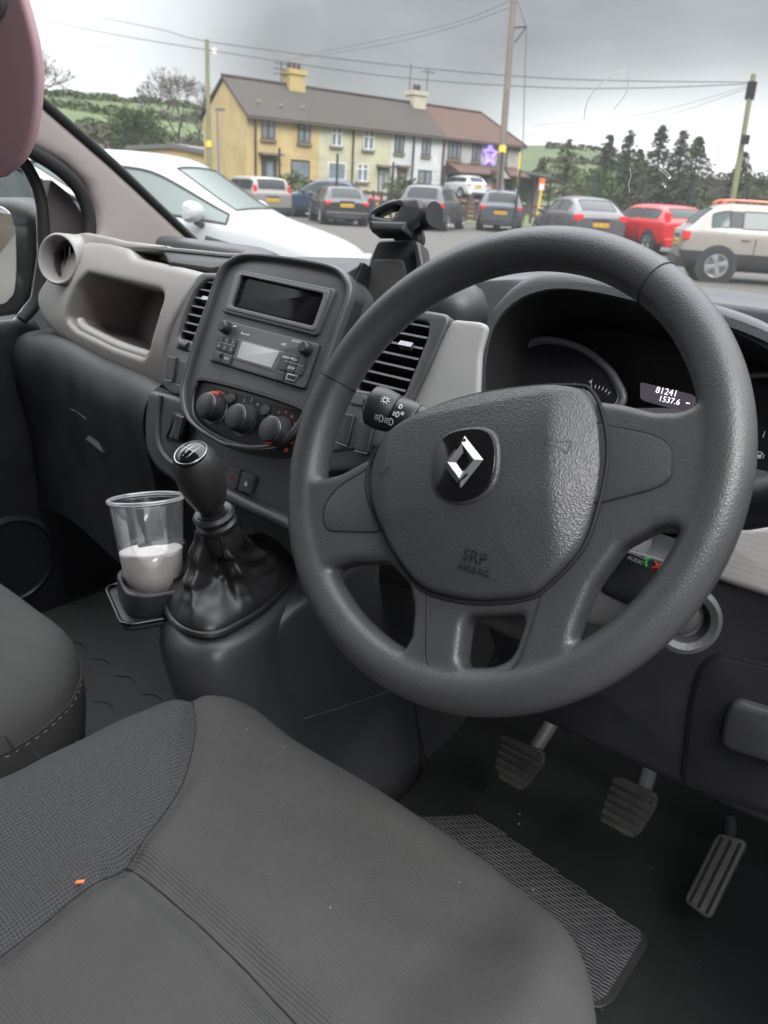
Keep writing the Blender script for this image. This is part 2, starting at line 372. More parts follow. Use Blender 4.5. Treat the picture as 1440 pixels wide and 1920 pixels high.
# emblem
EF = WF.moved(*(np.array(WF.px(868, 866, .036))), .033).rot(radians(19))
EF = Fr(EF.o, EF.u+EF.n*.05, EF.n-EF.u*.05)
shield = cr([(x, y*.90) for x, y in [(-.0265, -.002), (-.0235, .017), (-.015, .0262), (0, .0285), (.015, .0262), (.0235, .017), (.0265, -.002), (.0235, -.02), (.014, -.0295), (0, -.033), (-.014, -.0295), (-.0235, -.02)]], 4)
prism('emblem_surround', EF, [[(1.10*x, 1.08*y) for x, y in shield]], -.012, .0012, .0025, LEP, sw)
eb = prism('emblem', EF, [shield], -.006, .0026, .0008, GLB, sw)
def bar(b, p0, p1, w0, w1, h):
    p0, p1 = np.array(p0), np.array(p1)
d_o = [(0, .0200), (.0172, 0), (0, -.0200), (-.0172, 0)]; d_i = [(0, .0072), (.0058, 0), (0, -.0072), (-.0058, 0)]
db = MB()
for i in range(4):                                # four facetted sides of the diamond, with the two overlapping tails
    a0, a1 = np.array(d_o[i]), np.array(d_o[(i+1) % 4]); i0, i1 = np.array(d_i[i]), np.array(d_i[(i+1) % 4])
    r0, r1 = (a0*.48+i0*.52), (a1*.48+i1*.52)
    lv = [EF.w(*a0, .003), EF.w(*a1, .003), EF.w(*r1, .0062), EF.w(*r0, .0062), EF.w(*i0, .0032), EF.w(*i1, .0032)]
    db.add(lv, [(0, 1, 2, 3), (3, 2, 5, 4)][::1])
db.build('diamond', CHR, eb, smooth=False)
tl = MB()
for s in (1, -1):
    MB().add(*obox(EF.moved(s*.0020, -s*.0136).rot(radians(-49)), -.0005, .0005, -.0052, .0052, .003, .0056)).build('diamond_split', GLB, eb, smooth=False)

EMB = mat('embossed_mark', (.028, .028, .031), .55, var=0)
TF = Fr(WF.w(*WF.px(884, 1055, .028), .0), WF.u+WF.v*.02, WF.n)
def onpad(me_, h=.0008):
    for v_ in me_.vertices:                        # lay the mark on the cover's curve
        p = np.array(v_.co); a, b_ = (p-WF.o)@WF.u, (p-WF.o)@WF.v
        d = np.linalg.norm(np.array((a, b_))-pc); s = .0
        # scale at which the outline passes this point
        th = atan2(b_-pc[1], a-pc[0]); rr_ = min(np.linalg.norm(np.array(q)-pc) for q in pad if abs(((atan2(q[1]-pc[1], q[0]-pc[0])-th+pi) % (2*pi))-pi) < .08)
        s = d/rr_; hh = np.interp(s, [r[0] for r in rings[6:]][::-1], [r[1] for r in rings[6:]][::-1])
        v_.co = Vector([float(q) for q in WF.w(a, b_, hh+padh(a, b_)+h)])
    return me_
TR_ = TF.rot(radians(3))
m_ = MB().addm(textmesh('SRP', TR_, 0, .0042, .0125)).addm(textmesh('AIRBAG', TR_, .001, -.0048, .0075))
link('embossed_lettering', onpad(m_.mesh()), EMB, cov, smooth=False)
HF = Fr(WF.w(*WF.px(1043, 832, .028), 0), WF.u+WF.v*.06, WF.n)
hb = MB()
for p0, p1 in (((-.008, .002), (.002, .002)), ((-.008, .002), (-.008, -.002)), ((-.008, -.002), (.002, -.002)), ((.002, .002), (.008, .005)), ((.002, -.002), (.008, -.005)), ((.008, .005), (.008, -.005))):
    k = 10; hb.add(*tube([HF.w(p0[0]+(p1[0]-p0[0])*i/k, p0[1]+(p1[1]-p0[1])*i/k) for i in range(k+1)], .0006, 6))
link('horn_symbol', onpad(hb.mesh(), .0002), EMB, cov)
HF2 = Fr(WF.w(*WF.px(726, 890, .02), 0), WF.u+WF.v*.35, WF.n); hb = MB()
for p0, p1 in (((-.006, .0), (.002, .0)), ((.002, .001), (.007, .003)), ((-.006, 0), (-.004, -.003)), ((-.004, -.003), (.007, -.001)), ((.007, .003), (.007, -.001))):
    k = 8; hb.add(*tube([HF2.w(p0[0]+(p1[0]-p0[0])*i/k, p0[1]+(p1[1]-p0[1])*i/k) for i in range(k+1)], .0005, 6))
link('horn_symbol', onpad(hb.mesh(), .0002), EMB, cov)
# ================================================================== dashboard
dash = thing('dashboard', 'dark grey dashboard with taupe passenger panel, radio, air vents and instrument hood under the windscreen', 'dashboard', (-.77, .8, .95))
ST = radians(26); SF = Fr((-.76929, .68576, 1.25194), (1, 0, 0), (0, -cos(ST), sin(ST)))
aC = (SF.px(419, 599)[0]+SF.px(598, 645)[0]+SF.px(391, 675)[0]+SF.px(570, 729)[0])/4
def mir(half): return half+[(2*aC-a, b_) for a, b_ in half[::-1]]
half = [(aC, SF.px(545, 486)[1])]+SF.pl([(473, 480), (441, 490), (419, 512), (397, 573), (373, 641), (355, 702), (347, 742), (355, 784), (381, 812), (412, 831)])+[(aC, SF.px(446, 846)[1])]
outer = cr([half[0]]+half[1:-1]+[half[-1]]+[(2*aC-a, b_) for a, b_ in half[1:-1][::-1]], 5)
prism('centre_bezel', SF, [outer], -.10, .004, .003, STK, dash)
inner = [(aC+(a-aC)*.935, .004+(b_-.004)*.95) for a, b_ in outer]
prism('bezel_rim', SF, [outer, inner], -.02, .012, .004, STK, dash)
# display
dq = rnd(SF.pl([(457, 510), (638, 547), (602, 635), (423, 589)]), .006)
sq = rnd(SF.pl([(461, 521), (617, 556), (596, 617), (442, 579)]), .005)
dsp = prism('display_surround', SF, [dq, sq], -.0, .0085, .002, STK, dash)
prism('screen', SF, [[(a, b_) for a, b_ in sq]], -.002, .0050, .0003, SCR, dsp)
lp = rnd(SF.pl([(452, 516), (629, 551), (600, 627), (431, 584)]), .006)
prism('inner_lip', SF, [lp, sq], .006, .0098, .001, GRY, dsp)
# radio
rq = rnd(SF.pl([(419, 599), (598, 645), (570, 729), (391, 675)], .008), .004)
rad = prism('radio', SF, [rq], 0, .0085, .0012, STK, dash)
MB().add(*tube([SF.w(a, b_, .0045) for a, b_ in rq], .0012, 6, True)).build('radio_gap', GAP, rad)  # dark line in the joint around the radio
def knob(fr, a, b_, r, h, m, parent, name='knob', rib=True, cap=None):
    pr = [(r*1.12, 0), (r*1.12, .0015), (r, .003), (r*.97, h*.75), (r*.86, h*.95), (r*.72, h), (r*.0, h*1.01)]
    k = MB().add(*lathe(pr, fr.w(a, b_), fr.n, 36)).build(name, m, parent)
    return k
for x, y in ((421, 613), (572, 653)):
    a, b_ = SF.px(x, y, .014); knob(SF, a, b_, .0082, .02, BLK, rad)
LCDM = mat('lcd_grey', (.40, .41, .40), .15, var=.03, vscale=30)
lcd = rnd(SF.pl([(446, 635), (533, 659), (515, 697), (436, 673)], .009), .002)
prism('lcd_frame', SF, [lcd], .004, .0091, .0006, GRY, rad)
prism('lcd', SF, [rnd(SF.pl([(454, 640), (524, 659), (509, 690), (444, 671)], .009), .001)], .004, .0095, .0002, LCDM, rad)
BTN = mat('radio_button', (.035, .036, .039), .4, var=.05)
def cells(fr, quad, nc, nr, h0, h1, m, parent, skip=(), gap=.0006, name='button', labels=None):
    q = [np.array(p) for p in fr.pl(quad, h1)]
    B = lambda s, t: (q[0]*(1-s)+q[1]*s)*(1-t)+(q[3]*(1-s)+q[2]*s)*t
    for r in range(nr):
        for c in range(nc):
            if (c, r) in skip: continue
            lp = [B(c/nc, r/nr), B((c+1)/nc, r/nr), B((c+1)/nc, (r+1)/nr), B(c/nc, (r+1)/nr)]
            ce = sum(lp)/4; lp = [ce+(p-ce)*.94 for p in lp]
            o = prism(name, fr, [rnd([tuple(p) for p in lp], .001, 2)], h0, h1, .0005, m, parent)
            if labels and labels[r*nc+c]: text(labels[r*nc+c], fr, ce[0], ce[1], .0042, WHT, o, 'print', h1+.0002, .00005)
cells(SF, [(410, 627), (446, 636), (436, 664), (402, 653)], 3, 2, .006, .0105, BTN, rad, labels=['1', '2', '3', '4', '5', '6'])
cells(SF, [(401, 655), (436, 666), (431, 685), (397, 674)], 2, 1, .006, .0105, BTN, rad, labels=['', 'TEXT'])
a, b_ = SF.px(414, 667, .011); MB().add(*lathe([(.0026, 0), (.0026, .001), (.0017, .001), (.0017, -.002), (0, -.002)], SF.w(a, b_, .0105), SF.n, 20)).build('aux_socket', GAP, rad)
cells(SF, [(532, 660), (577, 672), (566, 705), (521, 692)], 3, 2, .006, .0105, BTN, rad, labels=['RADIO', 'MEDIA', '', '', 'SETUP', ''])
cells(SF, [(520, 694), (534, 698), (529, 716), (515, 711)], 1, 1, .006, .0105, BTN, rad, labels=[''])
us = rnd(SF.pl([(539, 699), (559, 704), (553, 716), (534, 711)], .01), .001)
usb = prism('usb_port', SF, [us], .006, .0100, .0004, SIL, rad); prism('usb_slot', SF, [[(np.mean([p[0] for p in us])+(a-np.mean([p[0] for p in us]))*.75, np.mean([p[1] for p in us])+(b_-np.mean([p[1] for p in us]))*.6) for a, b_ in us]], .008, .0103, .0001, GAP, usb)
for pts in ([(411, 641), (441, 649)], [(532, 676), (570, 687)]):
    p0, p1 = SF.pl(pts, .011); MB().add(*tube([SF.w(*p0, .0107), SF.w(*p1, .0107)], .0004, 6)).build('chrome_strip', CHR, rad)
a, b_ = SF.px(460, 626, .009); text('Bluetooth', SF, a, b_, .0042, WHT, rad, 'print', .0087, .00005)
a, b_ = SF.px(556, 640, .009); text('BACK/OK', SF, a, b_, .0036, WHT, rad, 'print', .0087, .00005)
a, b_ = SF.px(531, 646, .009); text('MP3', SF, a, b_, .0048, WHT, rad, 'print', .0087, .00005, shear=.3)
a, b_ = SF.px(438, 612, .009); prism('print', SF, [[(a-.004, b_), (a+.004, b_+.0022), (a+.004, b_)]], .0084, .0087, 0, WHT, rad)
# heater panel
aL, aR = SF.px(373, 755)[0], SF.px(566, 800)[0]; aH = (aL+aR)/2
ch = SF.pl([(392, 717), (379, 728), (373, 750), (375, 782), (400, 808)])
ch = [(aH, SF.px(480, 738)[1])]+ch+[(aH, SF.px(449, 832)[1])]
ch2 = cr([ch[0]]+ch[1:-1]+[ch[-1]]+[(2*aH-a, b_) for a, b_ in ch[1:-1][::-1]], 4)
clb = prism('heater_panel', SF, [ch2], .0, .0062, .0015, GLB if False else mat('heater_face', (.009, .009, .010), .35, var=.1, spec=.25), dash)
ch3 = [(aH+(a-aH)*1.045, np.mean([p[1] for p in ch2])+(b_-np.mean([p[1] for p in ch2]))*1.07) for a, b_ in ch2]
prism('heater_rim', SF, [ch3, ch2], .0, .011, .003, mat('satin_black', (.014, .014, .015), .25, var=0), clb)
kx = []
for x, y in ((392, 762), (448, 784), (512, 808)):
    a, b_ = SF.px(x, y, .016); kx.append((a, b_))
    k = knob(SF, a, b_, .0172, .026, BLK, clb)
    MB().add(*tube([SF.w(a+.0158*cos(t), b_+.0158*sin(t), .0215) for t in np.linspace(-2.2, 2.2, 30)+pi/2], .0006, 6)).build('bright_edge', SIL, k)
    MB().add(*lathe([(.0205, .0058), (.0205, .0072), (.018, .0072)], SF.w(a, b_), SF.n, 36)).build('collar', BLK, k)
for x, y in ((433, 747), (497, 769)):
    a, b_ = SF.px(x, y, .008); MB().add(*lathe([(.0072, 0), (.0072, .003), (.0062, .0045), (0, .005)], SF.w(a, b_, .005), SF.n, 24)).build('push_button', BLK, clb)
a, b_ = kx[0]; pr = MB()
for t in np.linspace(radians(25), radians(155), 24):
    if t > radians(70): pr.add(*obox(SF.moved(a+.0225*cos(t), b_+.0225*sin(t)), -.0009, .0009, -.0009, .0009, .0063, .0066))
pr.build('red_scale', RED, clb, smooth=False)
a, b_ = kx[0]
MB().add(*tube([SF.w(a+.0222*cos(t), b_+.0222*sin(t), .0068) for t in np.linspace(radians(-40), radians(60), 14)], .0004, 5)).build('scale_line', DIM, clb)
prism('red_marker', SF, [[(a+.0168*cos(t), b_+.0168*sin(t)) for t in np.linspace(radians(70), radians(130), 9)]+[(a+.0205*cos(t), b_+.0205*sin(t)) for t in np.linspace(radians(130), radians(70), 9)]], .012, .0145, .0003, RED, clb)
a, b_ = kx[2]
for i, t in enumerate(np.linspace(radians(140), radians(-38), 8)):
    r_ = .0012+.00022*i
    MB().add(*lathe([(r_, 0), (r_, .0003), (0, .0003)], SF.w(a+.026*cos(t), b_+.026*sin(t), .0062), SF.n, 14)).build('red_dot', mat('red_dim', (.28, .03, .02), .4, var=0), clb, smooth=False)
prism('red_marker', SF, [[(a+.012*cos(t), b_+.012*sin(t)) for t in np.linspace(radians(-100), radians(-60), 7)]+[(a+.0168*cos(t), b_+.0168*sin(t)) for t in np.linspace(radians(-60), radians(-100), 7)]], .016, .0225, .0003, RED, clb)
a, b_ = kx[1]
for s_, t in (('1', 150), ('2', 118), ('3', 90), ('4', 62)):
    text(s_, SF, a+.026*cos(radians(t)), b_+.026*sin(radians(t)), .0065, DIM, clb, 'print', .0063, .00005)
for s_, x, y in (('A/C', 423, 769), ('AUTO', 505, 780)):
    a, b_ = SF.px(x, y, .007); text(s_, SF, a, b_, .0045, DIM, clb, 'print', .0063, .00005)
# air vents either side of the bezel
def vent(sgn):
    """outline measured on the passenger side, mirrored for the driver's side"""
    out = SF.pl([(417, 510), (372, 509), (347, 552), (318, 622), (302, 685), (302, 722), (316, 738), (348, 742), (385, 610)] if sgn < 0 else [(735, 570), (845, 588), (805, 680), (768, 755), (735, 835), (606, 850), (625, 740), (690, 640)])
    slot = rnd(SF.pl([(385, 524), (410, 524), (392, 585), (368, 640), (333, 632), (348, 585), (365, 545)] if sgn < 0 else [(738, 594), (803, 604), (799, 632), (755, 742), (664, 728), (690, 680)]), .006)
    vb = prism('air_vent', SF, [rnd(out, .012), slot], -.055, -.001, .004, STK, dash)
    if sgn > 0: vb['label'] = 'air vent behind the steering wheel'
    prism('duct', SF, [slot], -.05, -.042, .0, GAP, vb)
    bs = [p[1] for p in slot]; b0, b1 = min(bs), max(bs)
    for i in range(7):
        bb = b1+(b0-b1)*(i+.6)/7.2
        xs = sorted(a0+(a1-a0)*(bb-c0)/(c1-c0) for (a0, c0), (a1, c1) in zip(slot, slot[1:]+slot[:1]) if (c0-bb)*(c1-bb) < 0)
        if len(xs) < 2: continue
        x0, x1 = xs[0]+.001, xs[-1]-.001
        fr = SF.moved(0, bb, -.012); q = Fr(fr.o, fr.u, fr.n+fr.v*.45)
        MB().add(*obox(q, x0, x1, -.0014, .0014, -.016, .009)).build('slat', BLK, vb, smooth=False)
        if i == 2:
            m_ = (x0+x1)/2; MB().add(*obox(q, m_-.004, m_+.014, -.003, .003, .004, .0115)).build('vent_tab', mat('vent_chrome', (.22, .22, .23), .35, metal=.5), vb, smooth=False)
    for k in range(4):
        xx_ = np.interp(.5, [0, 1], [min(p[0] for p in slot), max(p[0] for p in slot)])
    tq = rnd(SF.pl([(334, 637), (366, 645), (359, 660), (329, 652)] if sgn < 0 else [(664, 738), (740, 752), (732, 772), (655, 757)]), .003)
    tp_ = prism('thumbwheel_plate', SF, [tq], -.004, .0012, .001, STK, vb)
    c_ = np.mean(np.array(tq), 0); MB().add(*lathe([(.0065, -.008), (.0065, .008)], SF.w(*c_, -.001), SF.u, 24)).build('thumbwheel', BLK, tp_)
vent(-1); vent(1)
for quad in ([(318, 668), (333, 671), (327, 716), (312, 713)], [(342, 676), (356, 680), (350, 726), (336, 722)], [(643, 774), (668, 780), (654, 838), (634, 830)], [(680, 790), (706, 796), (692, 852), (668, 846)]):
    sw_ = prism('rocker_switch', SF, [rnd(SF.pl(quad), .003)], -.01, .0045, .0018, BLK, dash)
    q = SF.pl(quad); MB().add(*tube([SF.w(*q[3], .0035), SF.w(*q[2], .0035)], .0006, 6)).build('bright_edge', SIL, sw_)
# driver-side lower switch carrier
prism('switch_carrier', SF, [rnd(SF.pl([(640, 755), (760, 760), (735, 880), (600, 890), (606, 800)], -.006), .01)], -.06, -.003, .004, BLK, dash)

# passenger panel
pu = np.array([.55, -.085, 0]); pu = pu/np.linalg.norm(pu); pn = np.array([pu[1], -pu[0], 0])*1.0
pn = pn if pn[1] < 0 else -pn
pt = radians(14); PF = Fr(hit(330, 600, 1, .70), pu, pn*cos(pt)+np.array([0, 0, sin(pt)]))
pan = PF.pl([(372, 509), (348, 548), (325, 600), (310, 640), (301, 690), (302, 728), (287, 730), (240, 708), (200, 688), (133, 652), (88, 625), (68, 600), (61, 575), (63, 548), (77, 527), (110, 478), (140, 446), (185, 448), (220, 458), (236, 478), (313, 493)])
pan = rnd(pan, .012, 3)
cub = rnd(PF.pl([(157, 511), (180, 516), (293, 543), (302, 556), (290, 607), (272, 657), (258, 668), (200, 648), (133, 615), (119, 597), (128, 567), (140, 533)]), .010, 4)
pm = prism_mesh(PF, [pan, cub], -.055, .0, .009, 4)
pm = remesh(pm, .003, 5, .5)
bm0 = np.mean([p[1] for p in pan]); bs_ = [p[1] for p in pan]; bh = (max(bs_)-min(bs_))/2
for v_ in pm.vertices:
    p = np.array(v_.co)-PF.o; a, b_ = p@PF.u, p@PF.v
    v_.co = v_.co+Vector([float(q) for q in PF.n*(-.022*((b_-bm0)/bh)**2*(1 if b_ < bm0 else .8)-.10*max(0, -(a+.32))**2)])
pp = link('passenger_panel', pm, TAU, dash, angle=180)
# cubby box
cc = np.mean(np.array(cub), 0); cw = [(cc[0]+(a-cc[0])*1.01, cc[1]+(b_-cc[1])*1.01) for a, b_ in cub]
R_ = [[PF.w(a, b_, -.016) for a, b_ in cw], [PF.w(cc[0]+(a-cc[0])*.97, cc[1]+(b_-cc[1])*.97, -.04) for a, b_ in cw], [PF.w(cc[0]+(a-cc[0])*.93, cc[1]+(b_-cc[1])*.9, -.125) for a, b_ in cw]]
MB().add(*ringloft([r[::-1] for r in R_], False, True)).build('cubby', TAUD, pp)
lipp = PF.pl([(128, 598), (140, 613), (200, 644), (258, 664)], .0)
MB().add(*tube([PF.w(a, b_, -.022) for a, b_ in cr(lipp, 5, False)], .008, 10)).build('cubby_lip', mat('taupe_lip', (.33, .31, .30), .35, var=.03), pp)
# round vent
vo = np.array(PF.w(*PF.px(122, 488), .000)); va = np.array([.32, -.93, .18]); va /= np.linalg.norm(va)
rv = MB().add(*lathe([(.050, -.10), (.0475, -.035), (.0435, .010), (.043, .017), (.040, .0195), (.037, .0175), (.034, .008), (.0325, -.03), (.0325, -.045)], vo, va, 48, True)).build('round_vent', TAU, dash)
MB().add(*lathe([(.032, -.03), (0, -.028)], vo, va, 32)).build('vent_core', GAP, rv)
MB().add(*lathe([(.0315, -.026), (.0315, -.012), (.029, -.006), (.0255, -.012), (.0255, -.026)], vo, va, 40, True)).build('eyeball_ring', BLK, rv)
vu = np.cross(va, [0, 0, 1.0]); vu /= np.linalg.norm(vu); VF = Fr(vo, vu, va)
for k in (-1, 0, 1):
    MB().add(*obox(VF.moved(.010*k, 0), -.001, .001, -.024, .024, -.026, -.010)).build('vane', SIL if k == 0 else BLK, rv, smooth=False)
# ledge over the panel and the tray beside it
led = PF.pl([(130, 475), (146, 440), (168, 437), (213, 446), (240, 453), (318, 462), (325, 467), (318, 472), (227, 473), (236, 482), (210, 500), (150, 490)], -.03)
prism('ledge', PF, [rnd(led, .008, 3)], -.22, -.022, .006, TAU, dash)

prism('dash_end', PF, [rnd(PF.pl([(20, 520), (78, 530), (120, 640), (60, 670), (10, 640)], -.06), .01)], -.2, -.06, .01, DKG2, dash)
# dash top
TOPX = [-1.52, -1.25, -1.12, -1.02, -.92, -.77, -.62, -.55, -.4, -.2, 0, .16]
P = []
for x in TOPX:
    bow = .03*(1-((x+.73)/.88)**2); k = min(1, max(0, (x+.62)/.07)); k2 = min(1, max(0, (-1.02-x)/.2)); y0 = .775+.16*k+.27*k2; z0 = -.012*k
    k3 = min(1, max(0, (-.85-x)/.25)); r3 = .012*k
    P.append([(x, y0, 1.28-.1*k), (x, y0+.005, 1.335+z0-.015*k3+r3), (x, y0+.025, 1.350+z0-.02*k3+r3), (x, max(.95, y0+.05)+bow, 1.350-.024*k3+z0*.6) if k < .5 else (x, 1.0+bow, 1.355), (x, 1.11+bow, 1.338-.036*k3+r3*.7), (x, 1.20+bow, 1.308-.04*k3), (x, 1.24+bow, 1.24)])
v, f = grid(P, 8, 6); MB().add(v, f).build('dash_top', DKG, dash, angle=180)
# tray edge between ledge and bezel
tr = [(305, 470), (450, 478), (438, 500), (400, 508), (318, 496)]
TFm = Fr(hit(380, 490, 1, .76), (1, 0, 0), (0, -.6, .8))
prism('tray', TFm, [rnd(TFm.pl(tr), .004)], -.02, .004, .003, BLK, dash)
MB().add(*tube([TFm.w(*p, .004) for p in cr(TFm.pl([(308, 472), (370, 478), (425, 484), (452, 485)]), 4, False)], .004, 8)).build('tray_edge', GRY, dash)

# lower passenger dash
LP = []
for px_, py_ in ((40, 636), (110, 648), (190, 690), (250, 716), (292, 738)):
    p = PF.px(px_, py_, -.008); p = (p[0], p[1]+.012); q = lambda d, o_: PF.w(p[0], p[1]+d, o_)
    LP.append([q(.03, -.09), q(.012, -.04), q(.0, -.012), q(-.02, .002), q(-.055, .004), q(-.10, -.012), q(-.19, -.05), q(-.34, -.09)])
v, f = grid(LP, 8, 6); MB().add(v, f).build('glovebox_panel', DKG2, dash, angle=180)
gb = PF
for a_, b_, c_ in (((137, 768), (150, 772), (167, 786)),):
    MB().add(*tube([PF.w(*PF.px(*p, -.02), -.015) for p in (a_, b_, c_)], .0015, 6)).build('glint_mark', SIL, dash)  # bright metal strip imitating a glint on the glovebox, no real trim
prism('glovebox_tab', PF, [PF.pl([(161, 823), (178, 810), (193, 848)], -.03)], -.04, -.028, .001, GRY, dash)
# centre lower console behind the gear lever
CF = Fr(SF.w(aC, SF.px(381, 810)[1]-.02, -.035), (1, 0, 0), (0, -cos(radians(14)), sin(radians(14))))
lowc = CF.pl([(276, 728), (300, 735), (320, 740), (480, 800), (640, 880), (600, 1030), (535, 978), (420, 925), (340, 915), (290, 880), (270, 845), (268, 790)])
cp = prism('lower_console', CF, [rnd(lowc, .02)], -.08, .0, .008, STK, dash)
fr_ = CF.pl([(303, 742), (297, 790), (300, 835), (325, 868), (380, 890), (450, 925)])
MB().add(*tube([CF.w(*p, .001) for p in cr(fr_, 5, False)], .0035, 8)).build('console_edge', GRY, dash)
MB().add(*tube([CF.w(*p, .004) for p in cr(CF.pl([(395, 905), (430, 925), (480, 950), (540, 978), (600, 1010)]), 5, False)], .010, 12)).build('console_roll', STK, dash)
for i, quad in enumerate(([(430, 875), (452, 882), (444, 919), (420, 911)], [(454, 884), (480, 893), (470, 927), (446, 920)])):
    q = CF.pl(quad, .004); o = prism('console_button', CF, [rnd(q, .003)], -.01, .005, .0012, mat('console_button', (.06, .06, .064), .4, var=0), dash)
    c_ = np.mean(np.array(q), 0)
    if i: prism('padlock', CF, [rect(c_[0]-.0025, c_[1]-.0035, c_[0]+.0025, c_[1]+.0005)], .005, .0054, 0, WHT, o); MB().add(*tube([CF.w(c_[0]+.0016*cos(t), c_[1]+.0006+.0022*sin(t), .0053) for t in np.linspace(0, pi, 9)], .0005, 5)).build('shackle', WHT, o)
    else:
        MB().add(*tube([CF.w(c_[0]+.004*cos(t), c_[1]+.004*sin(t), .0053) for t in (pi/2, pi/2+2.09, pi/2+4.19)], .0005, 5, True)).build('hazard_triangle', RED, o)
sk = prism('socket_flap', CF, [rnd(CF.pl([(330, 776), (349, 781), (338, 828), (310, 822)], .012), .004)], -.004, .014, .003, GLB, dash)
prism('socket_rim', CF, [rnd(CF.pl([(322, 772), (352, 779), (345, 832), (308, 826)], .004), .006)], -.004, .004, .002, BLK, sk)

# textured grey panel between vent and binnacle
GF = Fr(hit(850, 660, 1, .712), (1, -.05, 0), (0, -cos(radians(24)), sin(radians(24))))
prism('textured_panel', GF, [rnd(GF.pl([(846, 597), (900, 602), (914, 610), (900, 660), (896, 760), (880, 860), (740, 830), (770, 745), (812, 660)]), .008)], -.010, .0, .005, TXT, dash)
RF = Fr(hit(1410, 1050, 1, .68), (1, 0, 0), (0, -cos(radians(12)), sin(radians(12))))
prism('driver_trim', RF, [rnd(RF.pl([(1290, 960), (1400, 990), (1540, 975), (1560, 1160), (1360, 1095), (1270, 1060)]), .01)], -.05, .0, .006, TXT, dash)

# instrument binnacle
BF = Fr((-.36, .80, 1.30), (1, 0, 0), (0, -cos(radians(20)), sin(radians(20))))
hood = BF.pl([(900, 760), (899, 690), (904, 650), (912, 610), (935, 575), (975, 543), (1035, 525), (1110, 530), (1200, 550), (1290, 573), (1380, 598), (1470, 634), (1560, 720), (1560, 900), (1400, 905), (1300, 780), (1100, 780)])
hood = rnd(hood, .03, 5); hc = np.mean(np.array(hood), 0)
hin = [(hc[0]+(a-hc[0])*.965, hc[1]-.004+(b_-hc[1])*.93) for a, b_ in hood]
bh_ = prism('instrument_hood', BF, [hood, hin], -.10, .0, .008, DKG, dash)
R_ = [[BF.w(a, b_, -.006) for a, b_ in hin][::-1], [BF.w(hc[0]+(a-hc[0])*.93, hc[1]-.01+(b_-hc[1])*.90, -.06) for a, b_ in hood][::-1], [BF.w(hc[0]+(a-hc[0])*.92, hc[1]-.012+(b_-hc[1])*.85, -.115) for a, b_ in hood][::-1]]
MB().add(*ringloft(R_, False, True)).build('binnacle_inside', mat('binnacle_black', (.010, .010, .011), .5, var=.1), bh_)
# hood top crown behind
HP = []
for (x, y, dz) in ((905, 605, 0), (962, 540, 0), (1000, 517, 0), (1043, 510, 0), (1110, 516, 0), (1250, 548, 0), (1420, 600, 0), (1560, 690, 0)):
    p = hp(x, y, BF.w(0, 0, -.012), BF.n); HP.append([p+BF.n*.006-BF.v*.02, p, p-BF.n*.04+np.array([0, 0, .002]), p-BF.n*.11-np.array([0, 0, .015]), p-BF.n*.17-np.array([0, 0, .06])])
v, f = grid(HP, 6, 5); MB().add(v, f).build('hood_crown', DKG, dash, angle=180)
IF = Fr(BF.w(0, 0, -.085), (1, 0, 0), BF.n)
gl = cr(IF.pl([(943, 740), (945, 700), (960, 668), (990, 648), (1030, 640), (1085, 652), (1130, 680), (1160, 715), (1170, 760), (1100, 800), (980, 800)]), 5)
gc = np.mean(np.array(gl), 0)
ins = prism('gauge', IF, [gl], -.004, .004, .001, mat('gauge_face', (.014, .014, .017), .3, var=0), dash)
MB().add(*tube([IF.w(*p, .007) for p in gl], .0042, 10, True)).build('gauge_ring', mat('gauge_ring', (.13, .13, .135), .3, var=0), ins)
MB().add(*tube([IF.w(*(gc+(np.array(p)-gc)*.93), .006) for p in gl], .0016, 8, True)).build('gauge_ring', mat('gauge_ring2', (.22, .22, .23), .3, var=0), ins)
dc = np.array(IF.px(1105, 775, .006)); tk = MB()
for i, t in enumerate(np.linspace(radians(165), radians(60), 13)):
    r0 = .030 if i % 2 else .028; e = np.array([cos(t), sin(t)])
    MBp = Fr(IF.w(*(dc+e*.031), .0055), IF.u*cos(t)+IF.v*sin(t), IF.n); tk.add(*obox(MBp, -.002, .002, -.0004, .0004, 0, .0004))
tk.build('tick_marks', WHT, ins, smooth=False)
for s_, x, y in (('4', 1107, 716), ('3', 1077, 723), ('2', 1055, 738)):
    a, b_ = IF.px(x, y, .006); text(s_, IF, a, b_, .008, WHT, ins, 'print', .0055, .0001)
DG = mat('display_glow', (.01, .01, .012), .3, var=0, emit=(.16, .13, .18, .25)); DT = mat('display_digits', (.7, .7, .75), .4, var=0, emit=(.9, .88, 1, .8))
dp_ = rnd(IF.pl([(1200, 716), (1300, 740), (1302, 765), (1285, 772), (1200, 748)], .01), .003)
dis = prism('trip_display', IF, [dp_], .0, .010, .0008, DG, dash)
DF = Fr(IF.w(*IF.px(1250, 735, .01), .0102), IF.u, IF.n)
a, b_ = DF.px(1250, 735); text('81241', DF, a, b_, .0098, DT, dis, 'digits', .0002, .0001, sx=1.0)
a, b_ = DF.px(1255, 751); text('1537.6', DF, a, b_, .0088, DT, dis, 'digits', .0002, .0001, sx=1.0)
a, b_ = DF.px(1290, 756); prism('digits', DF, [rect(a-.002, b_-.0006, a+.002, b_+.0006)], 0, .0004, 0, DT, dis)
g2 = cr(IF.pl([(1345, 800), (1370, 730), (1430, 705), (1500, 730), (1530, 800), (1500, 890), (1430, 920), (1370, 880)]), 5)
g2o = prism('gauge', IF, [g2], -.004, .004, .001, MATS['gauge_face'], dash, label='fuel gauge right of the steering wheel rim')
MB().add(*tube([IF.w(*p, .006) for p in g2], .003, 8, True)).build('gauge_ring', MATS['gauge_ring'], g2o)
a, b_ = IF.px(1432, 815, .006); text('1', IF, a, b_, .010, WHT, g2o, 'print', .0055, .0001)
